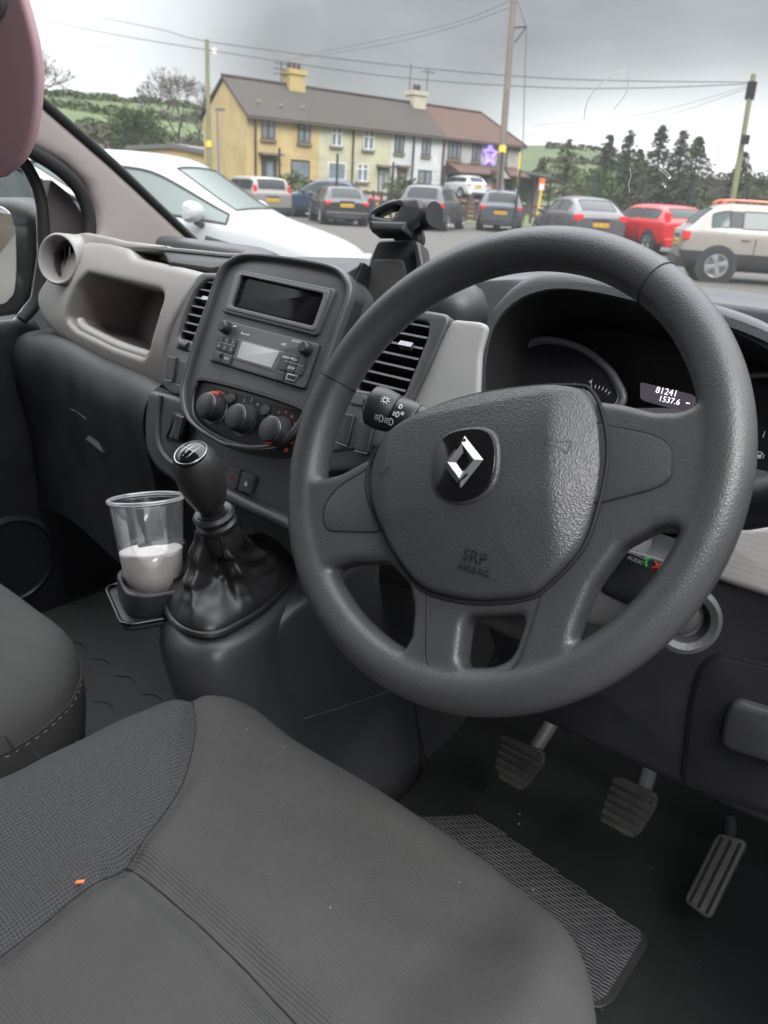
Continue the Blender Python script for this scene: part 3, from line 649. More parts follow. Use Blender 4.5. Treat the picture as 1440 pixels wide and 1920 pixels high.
a, b_ = IF.px(1424, 853, .006); prism('fuel_symbol', IF, [rect(a-.003, b_-.0035, a+.002, b_+.0035, .0006), rect(a-.002, b_+.0004, a+.001, b_+.0026)], .004, .0057, 0, WHT, g2o)
MB().add(*tube([IF.w(a+.002, b_+.002, .0056), IF.w(a+.0042, b_+.001, .0056), IF.w(a+.0042, b_-.003, .0056)], .0005, 5)).build('fuel_hose', WHT, g2o)

# knee panel under the column, storage lid at its right
KF = Fr(hit(1200, 1350, 1, .70), (1, 0, 0), (0, -cos(radians(-6)), sin(radians(-6))))
kn = KF.pl([(1060, 1378), (1440, 1556), (1540, 1600), (1560, 1080), (1370, 1095), (1250, 1060), (1080, 1000), (900, 1150), (960, 1330)])
prism('knee_panel', KF, [rnd(kn, .01)], -.06, .0, .010, DKG2, dash)
lid = KF.pl([(1283, 1452), (1296, 1330), (1306, 1280), (1320, 1245), (1345, 1226), (1440, 1248), (1560, 1280), (1560, 1570), (1440, 1520), (1292, 1470)])
lm = prism('storage_lid', KF, [rnd(lid, .008)], -.01, .0035, .003, DKG2, dash)
MB().add(*tube([KF.w(*p, .0005) for p in rnd(lid, .008)], .0024, 6, True)).build('lid_gap', GAP, lm)
prism('lid_handle', KF, [rnd(KF.pl([(1352, 1385), (1362, 1330), (1380, 1308), (1440, 1328), (1540, 1350), (1540, 1450), (1440, 1425), (1368, 1402)], .006), .012)], -.005, .013, .006, DKG, lm)
MB().add(*box((-.30, .80, 1.02), (.9, .02, .14))).build('bulkhead_trim', GAP, dash)
# ================================================================== cab shell: floor, walls, windscreen, pillar
cabin = thing('van_cabin', 'van cab shell with dark rubber floor, sloping pillar trim and broad windscreen', 'van cabin', (-.77, .6, .55))
MB().add(*obox(Fr((-.72, -.02, 1.93), (1, 0, 0), (0, 0, 1)), -.86, .84, -.55, .42, .0, .03)).build('roof_lining', PIL, cabin, smooth=False)  # roof out of view, added to block sky light from above
FL = Fr((0, 0, .55), (1, 0, 0), (0, 0, 1))
v, f = grid([[(x, -.45, .55), (x, .3, .55), (x, .98, .55), (x, 1.10, .62), (x, 1.25, .85), (x, 1.28, 1.25)] for x in (-1.60, -1.1, -.7, -.3, .12)], 4, 8)
MB().add(v, f).build('floor', CARP, cabin, angle=180)
MB().add(*box((-.75, -.56, 1.22), (1.75, .02, 1.42))).build('rear_panel', DKG2, cabin)
MB().add(*box((.12, .95, .9), (.03, .6, .75))).build('kick_panel', DKG2, cabin)
MB().add(*box((-1.60, .75, .72), (.03, 1.1, .5))).build('kick_panel', DKG2, cabin)
MB().add(*box((.06, .25, .56), (.16, 1.0, .03))).build('door_sill', DKG2, cabin)
# rubber mat with raised tread marks on the passenger side
MTF = Fr((0, 0, .552), (1, 0, 0), (0, 0, 1))
mat_ = thing('floor_mat', 'ribbed dark rubber mat with raised curved tread marks in the passenger footwell', 'floor mat', (-1.15, .6, .55))
prism('mat_sheet', MTF, [rnd([(-1.55, .0), (-.80, .0), (-.80, .80), (-.95, 1.0), (-1.55, 1.0)], .06)], .0, .006, .002, mat('mat_rubber', (.030, .031, .031), .7, bump='ribx', scale=60, strength=.35, dist=.001, var=.2), mat_)
tb = MB()
for i in range(9):
    for j in range(10):
        x = -1.5+i*.085+(.042 if j % 2 else 0); y = .05+j*.075
        if x < -.83: tb.add(*tube([MTF.w(x+.026*t, y+.013*(1-t*t)+.006*t, .006) for t in np.linspace(-1, 1, 9)], [.0006]+[.0022]*7+[.0006], 6))
o = tb.build('tread_marks', RUB, mat_); o['kind'] = 'stuff'
MB().add(*tube([MTF.w(x, y, .004) for x, y in cr([(-1.28, .86), (-1.15, .80), (-1.02, .83), (-.9, .9)], 6, False)], .006, 8)).build('mat_edge', RUB, mat_)
hp_ = thing('heel_pad', 'black textured heel mat beneath the pedals, frayed at its near corner', 'heel mat', (-.37, .83, .55))
hq = [tuple(hit(x, y, 2, .556)[:2]) for x, y in ((866, 1525), (890, 1523), (1213, 1755), (1216, 1772), (1150, 1880), (1120, 1895), (700, 1620), (760, 1530))]
prism('pad_sheet', FL, [rnd(hq, .012)], .002, .008, .002, RUB, hp_)
rb = MB()
ys = sorted(q[1] for q in hq)
for i in range(34):
    y = ys[0]+.012+i*(ys[-1]-ys[0]-.02)/33
    xs = sorted(a0+(a1-a0)*(y-c0)/(c1-c0) for (a0, c0), (a1, c1) in zip(hq, hq[1:]+hq[:1]) if (c0-y)*(c1-y) < 0)
    if len(xs) < 2: continue
    n_ = max(6, int((xs[1]-xs[0]-.02)/.0035)); rb.add(*tube([FL.w(xs[0]+.01+(xs[1]-xs[0]-.02)*k/n_, y+.0007*sin(k*pi/2), .0082) for k in range(n_+1)], .0011, 5))
o = rb.build('ribs', mat('pad_rib', (.10, .10, .105), .5, var=.3, vscale=40), hp_); o['kind'] = 'stuff'

# windscreen
def wsz(y): return 1.322+(1.149-y)*.73
P = []
for x in (-1.53, -1.2, -.73, -.3, .15):
    bw = .045*(1-((x+.7)/.85)**2); P.append([(x, y+bw*.8, wsz(y)+bw*.6) for y in (1.19, 1.0, .8, .6, .42)])
v, f = grid(P, 8, 6); WG = glassmat('windscreen_glass', (.97, .985, .98), .003, .03, .0, (.9, .92, .93), .035); wsn = MB().add(v, f).build('windscreen', WG, cabin, angle=180)
# streaks and droplet marks on the glass
SM = glassmat('smear', (1, 1, 1), .01, .05, .3, (1, 1, 1))
WSF = Fr(hit(1140, 230, 1, .50), (1, 0, 0), (0, -.59, -.807))
def onws(x, y):
    d = ray(x, y); lo, hi = .2, 3.0
    for _ in range(40):
        m_ = (lo+hi)/2; p = CAM+d*m_; bw = .045*(1-((p[0]+.7)/.85)**2)
        if p[2]-bw*.6 > wsz(p[1]-bw*.8): hi = m_
        else: lo = m_
    return CAM+d*(lo-.004)
for pts, r in (([(1095, 225), (1100, 195), (1118, 165), (1145, 145), (1170, 130), (1178, 150), (1172, 178), (1150, 205)], .0007), ([(1181, 315), (1183, 330), (1179, 345), (1181, 362)], .0006), ([(1238, 316), (1246, 322), (1256, 333)], .0018), ([(1243, 344), (1248, 350)], .0012)):
    MB().add(*tube([onws(*p) for p in cr(pts, 5, False)], r, 8)).build('glass_smear', SM, wsn)
# header rail
MB().add(*tube([(x, .40+.03*(1-((x+.7)/.85)**2), 1.90) for x in np.linspace(-1.5, .15, 12)], .035, 12)).build('header_rail', PIL, cabin)
# pillar trim
AF = Fr(hit(230, 330, 0, -1.50), (0, 1, 0), (1, 0, 0)); AF = Fr(AF.o, (-.10, 1, 0), (1, .10, 0))
pl_ = [(60, 100), (78, 188), (83, 194), (215, 310), (350, 436), (372, 456), (320, 490), (150, 520), (170, 470), (190, 436), (189, 400), (172, 352), (127, 309), (52, 272), (20, 262), (0, 200), (0, 100)]
pm = remesh(prism_mesh(AF, [rnd(AF.pl(pl_), .01, 3)], -.06, .0, .02, 4), .006, 6)
link('pillar_trim', pm, PIL, cabin, angle=180)
MB().add(*tube([AF.w(*p, -.004) for p in cr(AF.pl([(60, 170), (84, 192), (216, 308), (300, 388), (378, 462)]), 5, False)], .0085, 10)).build('windscreen_seal', GAP, cabin)
MB().add(*tube([AF.w(*p, -.008) for p in cr(AF.pl([(20, 262), (62, 282), (118, 318), (155, 358), (172, 410), (170, 470)]), 6, False)], .013, 10)).build('door_seal', GAP, cabin)
# wiper resting at the foot of the glass
MB().add(*tube([onws(*p)+np.array([0, .03, .0]) for p in ((365, 447), (400, 458), (440, 470), (480, 478))], .006, 8)).build('wiper', GAP, cabin)

# ------------------------------------------------------------------ passenger door with its mirror
door = thing('passenger_door', 'closed passenger door with dark moulded card, black mirror and side window beside the pillar', 'van door', (-1.58, .6, .6))
DF_ = Fr((-1.56, .3, 1.0), (0, 1, 0), (1, 0, 0))
card = DF_.pl([(-500, 640), (0, 600), (60, 590), (90, 620), (50, 660), (60, 740), (120, 1000), (160, 1300), (-500, 1300)])
prism('door_card', DF_, [rnd(card, .03)], -.05, .0, .02, DKG2, door)
MB().add(*lathe([(.095, -.002), (.098, .006), (.088, .011), (.085, .006), (0, .004)], DF_.w(*DF_.px(20, 1050), .0), DF_.n, 40)).build('door_speaker', BLK, door)
QF = Fr(hit(60, 430, 0, -1.535), (0, 1, 0), (1, 0, 0))
prism('quarter_panel', QF, [rnd(QF.pl([(96, 335), (130, 362), (158, 405), (165, 440), (100, 500), (84, 470), (88, 380)]), .006)], -.03, .0, .004, mat('quarter_trim', (.055, .045, .05), .5), door)
MB().add(*tube([QF.w(*p, .0) for p in cr(QF.pl([(5, 285), (40, 300), (68, 345), (80, 400), (82, 480), (70, 560), (40, 600)]), 6, False)], .011, 10)).build('window_seal', GAP, door)
gw = QF.pl([(-320, 250), (10, 288), (40, 302), (66, 345), (78, 400), (80, 480), (68, 560), (36, 602), (-320, 640)])
prism('window', QF, [gw], -.022, -.018, 0, glassmat('side_glass', (.95, .97, .96), .03), door, smooth=False)
MF = Fr(hit(20, 480, 0, -1.70), (.86, .50, 0), (.40, -.90, -.03))
mh = MF.pl([(-60, 372), (15, 372), (45, 384), (68, 415), (73, 480), (66, 545), (45, 590), (0, 605), (-60, 610)])
mhb = prism('door_mirror', MF, [rnd(mh, .02)], -.09, .0, .018, BLK, door)
mg = MF.pl([(-55, 384), (2, 386), (20, 398), (30, 430), (32, 500), (28, 550), (10, 570), (-55, 572)], .001)
prism('mirror_glass', MF, [rnd(mg, .012)], -.004, .002, .0008, mat('mirror', (.9, .9, .9), .02, metal=1, var=0, rvar=0), mhb)

# ------------------------------------------------------------------ sun visor
VP0 = hit(20, 160, 1, .47); vn = np.array([.55, -.82, -.10])
VFr = Fr(VP0, (.83, .55, 0), vn)
vis = thing('sun_visor', 'mauve padded sun visor with rounded edge hanging at the top left', 'sun visor', VP0)
vv = VFr.pl([(-150, -120), (20, -120), (45, -20), (62, 40), (74, 95), (78, 150), (75, 205), (66, 255), (48, 297), (22, 322), (-10, 335), (-150, 345)])
prism('visor_pad', VFr, [cr(vv, 4)], -.009, .009, .005, mat('visor_cloth', (.58, .36, .39), .7, bump='noise', scale=500, strength=.2, dist=.0005, var=.05), vis)
hb_ = VFr.pl([(-30, -30), (2, -30), (14, 0), (12, 22), (2, 40), (-30, 44)], .012)
prism('visor_clip', VFr, [rnd(hb_, .006)], .008, .022, .004, GRY, vis)

# ------------------------------------------------------------------ column, stalks
colm = thing('steering_column', 'grey steering column shroud with ignition ring behind the wheel', 'steering column', WC-WF.n*.12)
CFc = Fr(WC-WF.n*.07, WF.u, WF.n)
cs = MB().addm(prism_mesh(CFc, [rnd([(-.075, -.035), (-.06, .05), (.06, .05), (.078, -.03), (.085, -.10), (.05, -.125), (-.045, -.12)], .03)], -.16, .01, .02, 3))
link('shroud', remesh(cs.mesh(), .004, 6), GRY, colm, angle=180)
IGp = hit(1284, 1160, 1, .57)
ig = MB().add(*lathe([(.018, -.10), (.024, -.04), (.0265, .0), (.0255, .006), (.022, .008), (.0175, .005), (.0155, -.008), (0, -.010)], IGp, (.45, -.72, .25), 40)).build('ignition_ring', DKG, colm)
MB().add(*lathe([(.0125, 0), (.0125, .003), (.007, .005), (.0, .005)], np.array(IGp)-np.array((.45, -.72, .25))*.006, (.45, -.72, .25), 32)).build('ignition_barrel', mat('barrel_grey', (.07, .07, .07), .35, metal=.6), ig)
# indicator stalk on the left
sA, sB = hit(800, 800, 1, .60), hit(712, 765, 1, .585)
st = thing('light_stalk', 'black indicator stalk with white lamp symbols left of the airbag cover', 'control stalk', sA)
ax_ = (sB-sA)/np.linalg.norm(sB-sA)
p0 = sA-ax_*.05
MB().add(*lathe([(.011, 0), (.0135, .03), (.0165, .052), (.0175, .060)], p0, ax_, 28)).build('stalk_arm', BLK, st)
lA = np.linalg.norm(sB-p0)
MB().add(*lathe([(.0172, .061), (.0182, .064), (.0182, .080), (.0172, .082)], p0, ax_, 28)).build('stalk_ring', BLK, st)
MB().add(*lathe([(.0172, .083), (.0190, .086), (.0205, lA), (.019, lA+.008), (.013, lA+.012), (0, lA+.013)], p0, ax_, 32)).build('stalk_knob', BLK, st)
tc_ = CAM-sB; tn = tc_-ax_*(tc_@ax_); tn /= np.linalg.norm(tn)
def wrap(me_, r, tw0=0):
    for v_ in me_.vertices:
        p = np.array(v_.co); s_ = (p-p0)@ax_; side = np.cross(tn, ax_); t = ((p-p0)@side)/r; 
        v_.co = Vector([float(q) for q in p0+ax_*s_+(tn*cos(t)+side*sin(t))*r])
    return me_
SFm = Fr(p0+tn*.02, -ax_, tn)
sm = MB(); s0 = -lA+.006
for k in range(8): sm.add(*tube([SFm.w(s0+.0045*cos(t)*q+.002, .009+.0045*sin(t)*q) for q in (.65, 1.0) for t in (k*pi/4,)], .0004, 4))
sm.add(*tube([SFm.w(s0+.002+.0022*cos(t), .009+.0022*sin(t)) for t in np.linspace(0, 2*pi, 15)[:-1]], .0004, 4, True))
for ox, oy in ((.004, -.009), (.014, -.0085), (.018, .0005)):
    c_ = .7 if oy > 0 else 1
    sm.add(*tube([SFm.w(s0+ox+.0028*c_*max(-.25, cos(t)), oy+.0034*c_*sin(t)) for t in np.linspace(0, 2*pi, 15)[:-1]], .00045, 4, True))
    for q in (-1, 0, 1): sm.add(*tube([SFm.w(s0+ox-.0018*c_, oy+q*.002*c_), SFm.w(s0+ox-.0058*c_, oy+q*.002*c_-.0005)], .0004, 4))
sm.add(*tube([SFm.w(s0+.018+.0014*cos(t), .0085+.002*sin(t)) for t in np.linspace(0, 2*pi, 13)[:-1]], .0004, 4, True))
sm.add(*tube([SFm.w(-.071+.0012*cos(t), .003+.0012*sin(t)) for t in np.linspace(0, 2*pi, 9)[:-1]], .0005, 4, True))
link('stalk_symbols', wrap(sm.mesh(), .0204), WHT, st)
# wiper stalk on the right
sA, sB = hit(1340, 960, 1, .60), hit(1520, 925, 1, .57); ax2 = (sB-sA)/np.linalg.norm(sB-sA)
ws_ = thing('wiper_stalk', 'smooth black wiper stalk poking out right of the wheel rim', 'control stalk', sA)
MB().add(*lathe([(.010, -.05), (.014, .0), (.0175, .03), (.0175, .13), (.012, .14), (0, .141)], sA, ax2, 28)).build('stalk_arm', BLK, ws_)
# audio remote
RFm = Fr(hit(1185, 1080, 1, .55), (.95, .05, -.10), (.15, -.85, .45))
ar = thing('audio_remote', 'black audio remote pod with SOURCE AUDIO lettering seen through the wheel', 'audio remote', RFm.o)
prism('remote_body', RFm, [rnd(RFm.pl([(1162, 1022), (1255, 1050), (1280, 1075), (1240, 1135), (1175, 1132), (1120, 1105), (1135, 1060)]), .006)], -.035, .0, .005, BLK, ar)
prism('remote_cradle', RFm, [rnd(RFm.pl([(1100, 1090), (1120, 1100), (1175, 1128), (1245, 1140), (1220, 1185), (1090, 1170), (1065, 1150)]), .01)], -.05, -.004, .006, GRY, ar)
for s_, x, y in (('SOURCE', 1195, 1040), ('AUDIO', 1192, 1051)):
    a, b_ = RFm.px(x, y); text(s_, RFm, a, b_, .0039, WHT, ar, 'print', .0004, .0001)
a, b_ = RFm.px(1221, 1057); MB().add(*tube([RFm.w(a+.004*cos(t), b_+.004*sin(t), .0005) for t in np.linspace(2.2, 4.2, 9)], .0011, 6)).build('green_handset', mat('green_print', (.04, .5, .12), .4, var=0), ar)
a, b_ = RFm.px(1232, 1062); MB().add(*tube([RFm.w(a-.003, b_-.003, .0005), RFm.w(a+.003, b_+.003, .0005)], .0009, 6)).add(*tube([RFm.w(a-.003, b_+.003, .0005), RFm.w(a+.003, b_-.003, .0005)], .0009, 6)).build('red_handset', RED, ar)

# ------------------------------------------------------------------ phone holder on the dash
PHF = Fr(hit(735, 480, 1, .78), (.95, .28, 0), (.26, -.90, .30))
ph = thing('phone_holder', 'black adjustable phone cradle standing on the dash top beside the radio', 'phone holder', PHF.w(0, -.09, -.02))
prism('back_plate', PHF, [rnd(PHF.pl([(696, 478), (708, 449), (778, 447), (785, 470), (792, 520), (760, 560), (715, 600), (670, 590), (676, 545)]), .006)], -.016, .0, .004, BLK, ph)
prism('cushion_pad', PHF, [rnd(PHF.pl([(700, 487), (758, 487), (768, 530), (740, 565), (700, 590), (682, 585)]), .006)], -.004, .003, .002, mat('soft_black', (.03, .029, .029), .6, bump='noise', scale=500, strength=.2), ph)
prism('side_wing', PHF, [rnd(PHF.pl([(647, 520), (668, 507), (690, 494), (672, 540), (668, 590), (647, 578), (653, 550)], .012), .004)], -.012, .024, .004, BLK, ph)
prism('side_wing', PHF, [rnd(PHF.pl([(778, 452), (792, 458), (800, 500), (795, 540), (780, 540), (785, 500)], .01), .003)], -.014, .020, .004, BLK, ph)
prism('neck', PHF, [rnd(PHF.pl([(735, 452), (738, 400), (778, 395), (790, 440), (786, 456)]), .005)], -.02, .0, .004, BLK, ph)
jaw = PHF.pl([(693, 412), (702, 396), (735, 378), (790, 374), (800, 395), (782, 420), (762, 437), (697, 436)], .02); jh = PHF.pl([(706, 408), (728, 396), (756, 388), (750, 402), (738, 413)], .02)
prism('clamp_jaw', PHF, [rnd(jaw, .005), rnd(jh, .003)], .008, .030, .005, BLK, ph)
prism('jaw_pad', PHF, [rnd(PHF.pl([(694, 414), (764, 416), (760, 437), (697, 437)], .03), .003)], .004, .034, .004, BLK, ph)
kc = np.array(PHF.w(*PHF.px(797, 404), -.0)); MB().add(*lathe([(.0, -.016), (.014, -.016), (.0165, -.012), (.0165, .012), (.014, .016), (0, .016)], kc, PHF.u*.9+PHF.n*.44, 32)).build('tightening_knob', BLK, ph)
bc = hit(850, 575, 1, .80); MB().add(*lathe([(.042, -.03), (.042, -.01), (.036, .012), (.022, .026), (0, .03)], bc, (.1, -.35, .93), 36)).build('suction_base', BLK, ph)
MB().add(*tube(cr([PHF.w(0.02, -.03, -.03), PHF.w(.05, -.045, -.05), bc], 6, False), .012, 12)).build('holder_arm', BLK, ph)

# ------------------------------------------------------------------ centre console and gear lever
con = thing('gear_console', 'dark moulded gear console with broad side panel between seats and dash', 'console', (-.70, .6, .55))
ZT = .965
top = [tuple(hit(x, y, 2, ZT)[:2]) for x, y in ((299, 1140), (310, 1178), (345, 1212), (400, 1226), (450, 1212), (500, 1180), (570, 1110), (680, 1060))]
top += [(top[-1][0]-.02, .86), (top[0][0]+.02, .86), tuple(hit(330, 1055, 2, ZT)[:2]), tuple(hit(306, 1110, 2, ZT)[:2])]
tp2 = cr(top, 5); tc2 = np.mean(np.array(tp2), 0)
def ring(sc, z, dx=0, dy=0): return [(tc2[0]+(a-tc2[0])*sc+dx, tc2[1]+(b_-tc2[1])*sc+dy, z) for a, b_ in tp2]
R_ = [ring(.80, ZT+.004), ring(.90, ZT+.003), ring(.965, ZT-.003), ring(1.0, ZT-.016), ring(1.01, ZT-.035), ring(1.0, ZT-.06), ring(.985, ZT-.12, .005, .01), ring(.95, ZT-.24, .02, .05), ring(.88, ZT-.36, .04, .09), ring(.85, .55, .05, .10)]
v, f = ringloft(R_[::-1]); MB().add(v, f).build('console_body', DKG, con, angle=180)
XS = -.645
SPF = Fr((XS, .62, .8), (.04, -1, 0), (1, .04, 0))
sp = SPF.pl([(455, 1240), (560, 1135), (700, 1040), (900, 1040), (1010, 1150), (1060, 1330), (960, 1440), (838, 1536), (700, 1500), (540, 1440), (455, 1390)])
sp_ = prism('side_panel', SPF, [rnd(sp, .02)], -.05, -.0, .012, DKG, con)
MB().add(*tube([SPF.w(*p, .0012) for p in cr(SPF.pl([(430, 1392), (540, 1356), (640, 1325), (720, 1298), (800, 1270)]), 4, False)], .0009, 6)).build('panel_seam', GRY, con)
MB().add(*tube([SPF.w(*p, .0005) for p in cr(SPF.pl([(776, 1318), (785, 1370), (800, 1430), (830, 1480)]), 4, False)], .0014, 6)).build('panel_seam', GAP, con)
prism('kick_plate', SPF, [rnd(SPF.pl([(700, 1470), (775, 1478), (835, 1500), (838, 1532), (790, 1540), (700, 1520)], .012), .01)], .0, .014, .006, GRY, con)

gear = thing('gear_lever', 'gear lever with round black knob and wrinkled black leather boot', 'gear lever', (-.70, .55, .96))
KX = -.70
# the boot: rings from the base rim to the collar
bz = ZT+.004
base = [tuple(hit(x, y, 2, bz)[:2]) for x, y in ((316, 1142), (330, 1172), (365, 1192), (405, 1196), (450, 1175), (500, 1140), (549, 1085), (545, 1055), (515, 1025), (460, 1010), (400, 1030), (345, 1075), (322, 1110))]
bl = cr(base, 7); bc2 = np.mean(np.array(bl), 0); nB = len(bl)
colP = hit(408, 985, 0, KX); knobP = hit(377, 897, 0, KX)
lean = knobP-colP; lean = lean/np.linalg.norm(lean)
R_ = []
K = 46
for i in range(K+1):
    s = i/K; R = []
    for j, (a, b_) in enumerate(bl):
        th = atan2(b_-bc2[1], a-bc2[0]); 
        r0 = np.array((a, b_))-bc2; q_ = 1-s
        tw = th+.55*s+.30*sin(2*th+.8)
        wv = (1-abs(sin(2.5*tw+.35)))**1.3; w2 = (1-abs(sin(4.0*tw-1.1-.9*s)))**1.5
        wv = min(1, wv+.45*w2)
        g = wv*q_**.95+(1-wv)*q_**2.3
        if s < .14: g = g*(s/.14)+(1+.06*sin(pi*s/.14))*(1-s/.14)
        c_ = bc2*(1-s)**.8+np.array(colP[:2])*(1-(1-s)**.8)
        rc = .0215*np.array((cos(th), sin(th)))
        amp = sin(pi*min(1, max(0, (s-.08)/.9)))
        e = r0*g+rc*(1-q_**1.2)*(1+.0*amp)
        fold = 1+amp*(.035*sin(11*tw-7*s)+.05*sin(26*s+2.2*th+1.5*sin(3*th)))
        z = bz+.003+(.018*sin(pi*min(s/.14, 1)/2))+max(0, s-.06)/.94*(colP[2]-bz-.018)+amp*(.010*(wv-.5)+.004*sin(4*th-7*s))
        R.append((c_[0]+e[0]*fold, c_[1]+e[1]*fold, z))
    R_.append(R)
v, f = ringloft(R_, False, True); bm_ = MB().add(v, f).mesh(); bm_ = baked(bm_, [('SUBSURF', dict(levels=1, render_levels=1))])
bo = link('leather_boot', bm_, BOOT, gear, angle=180)
MB().add(*tube([(p[0], p[1], p[2]-.001) for p in R_[1]], .0045, 8, True)).build('boot_hem', BOOT, bo)
j0 = min(range(nB), key=lambda j: abs(atan2(bl[j][1]-bc2[1], bl[j][0]-bc2[0])-(-2.0)))
MB().add(*tube([np.array(R_[i][j0])+np.array((.0, -.0015, .001)) for i in range(2, K-4)], .0012, 6)).build('boot_seam', BOOT, bo)
cv = np.array(colP)
MB().add(*lathe([(.0225, -.028), (.0235, -.012), (.0215, -.004), (.0235, .0), (.0235, .005), (.020, .008), (.0185, .018), (.019, .022)], cv, lean, 28)).build('boot_collar', BOOT, gear)
MB().add(*lathe([(.0195, .0), (.0235, .004), (.0245, .008), (.0215, .012)], cv+lean*.008, lean, 28)).build('collar_ring', CHR if False else BLK, gear)
hk = np.linalg.norm(knobP-cv)
kn_ = MB().add(*lathe([(.0135, .018), (.0142, .026), (.0180, hk-.034), (.0236, hk-.020), (.0264, hk-.004), (.0266, hk+.010), (.0240, hk+.026), (.0170, hk+.037), (.008, hk+.0415), (0, hk+.042)], cv, lean, 44)).build('knob', mat('knob_plastic', (.028, .026, .027), .42, bump='noise', scale=1500, strength=.15, dist=.0003), gear, angle=180)
# the badge on the knob faces the driver
kc2 = cv+lean*(hk+.014); kd = CAM-kc2; kd /= np.linalg.norm(kd); kd = kd*.62+np.array((-.34, -.05, .60)); kd /= np.linalg.norm(kd); kl = kd@lean
kc2 = cv+lean*(hk+.009); KBF = Fr(kc2+kd*(1/sqrt(kl*kl/.033**2+(1-kl*kl)/.0252**2)-.003), (1, -.05, 0), kd)
bd = MB().add(*domed(KBF, circ(0, 0, .0165, 40, .0182), [(1.04, -.008), (1.0, -.001), (.96, .0), (.7, .0024), (.35, .0038), (.02, .0042)])).build('badge', GLB, kn_)
MB().add(*tube([KBF.w(a, b_, -.0006) for a, b_ in circ(0, 0, .0167, 40, .0184)], .0007, 6, True)).build('badge_ring', SIL, kn_)
gp = MB()
def gs(pts): gp.add(*tube([KBF.w(a*.8, b_*.8, .0044-.0085*(a*a+b_*b_)/.00042*.5) for a, b_ in pts], .00045, 5))
for x in (-.008, 0, .008): gs([(x, .008), (x, .004), (x, 0), (x, -.004), (x, -.008)])
gs([(-.012, 0), (-.008, 0), (-.004, 0), (0, 0), (.004, 0), (.008, 0)])
for s_, x, y in (('1', -.008, .0115), ('3', 0, .0125), ('5', .008, .0115), ('2', -.008, -.0115), ('4', 0, -.0125), ('6', .008, -.0115), ('R', -.0155, 0)):
    me_ = textmesh(s_, KBF, x*.8, y*.8, .0050, 0)
    for v_ in me_.vertices:
        p = np.array(v_.co)-KBF.o; a, b_ = p@KBF.u, p@KBF.v; v_.co = Vector([float(q) for q in KBF.w(a, b_, .0046-.0085*(a*a+b_*b_)/.00027*.5)])
    gp.addm(me_)
gp.build('shift_pattern', WHT, kn_, smooth=False)

# ------------------------------------------------------------------ cup holder, cup
cp_ = at(290, 1060, 1.0)
ch_ = thing('cup_holder', 'black pull-out cup holder below the dash', 'cup holder', cp_-np.array((0, 0, .05)))
cx, cy, cz = cp_
CH = Fr((cx, cy, cz-.012), (.93, -.37, 0), (0, 0, 1))
prism('tray', CH, [rnd([(-.055, -.052), (.055, -.052), (.058, .12), (-.055, .12)], .018)], -.042, -.034, .003, BLK, ch_)
prism('tray_rim', CH, [rnd([(-.057, -.054), (.057, -.054), (.060, .12), (-.057, .12)], .02), rnd([(-.052, -.049), (.052, -.049), (.054, .115), (-.052, .115)], .016)], -.035, -.030, .0015, SIL if False else GLB, ch_)
prism('holder_wall', CH, [rnd([(-.045, -.042), (.045, -.042), (.046, .05), (-.045, .05)], .03), circ(0, .002, .0385, 40)], -.034, -.004, .003, BLK, ch_)
prism('holder_tab', CH, [rnd([(-.052, -.010), (-.034, -.010), (-.034, .05), (-.052, .05)], .006)], -.03, .022, .005, BLK, ch_)
cup = thing('plastic_cup', 'clear plastic cup partly filled with white cream in the cup holder', 'cup', (cx, cy, cz-.03))
CG = glassmat('clear_plastic', (.985, .99, .99), .035, .03, .05, (.9, .92, .95), .3)
ctr = at(274, 935, 1.0); axc = np.array(ctr)-np.array((cx, cy, cz)); axc = np.array((axc[0]*.5, axc[1]*.5, axc[2])); axc /= np.linalg.norm(axc)
c0_ = np.array(ctr)-axc*.115
H_ = .115
MB().add(*lathe([(0, 0), (.0325, 0), (.034, .003), (.0435, H_-.004), (.0430, H_-.006), (.0335, .004), (0, .0035)], c0_, axc, 48)).build('cup_wall', CG, cup, angle=180)
MB().add(*tube([np.array(ctr)+(np.cross(axc, (1, 0, 0))/np.linalg.norm(np.cross(axc, (1, 0, 0)))*cos(t)+np.cross(axc, np.cross(axc, (1, 0, 0)))/np.linalg.norm(np.cross(axc, (1, 0, 0)))*sin(t))*.0445 for t in np.linspace(0, 2*pi, 49)[:-1]], .0024, 10, True)).build('cup_rim', glassmat('clear_rim', (.95, .97, .98), .16, .25, .05, (.95, .97, 1)), cup)
v, f = lathe([(0, .0045), (.0325, .0045), (.0345, .02), (.0352, .024), (.0348, .026), (.0378, .051), (.037, .0525), (.03, .0520), (.024, .0518), (.02, .0522), (.016, .0530), (.012, .0535), (.006, .0532), (0, .0530)], c0_, axc, 48)
cm_ = MB().add(v, f).mesh()
for v_ in cm_.vertices:
    p = np.array(v_.co)-c0_; h = p@axc
    if h > .049: v_.co += Vector([float(q) for q in axc*(.0006*sin(150*p[0]+60*p[1])*cos(130*p[1]-40*p[0]))])
link('cream', cm_, mat('cream', (.82, .76, .74), .45, bump='noise', scale=120, strength=.35, dist=.003, var=.04), cup, angle=180)

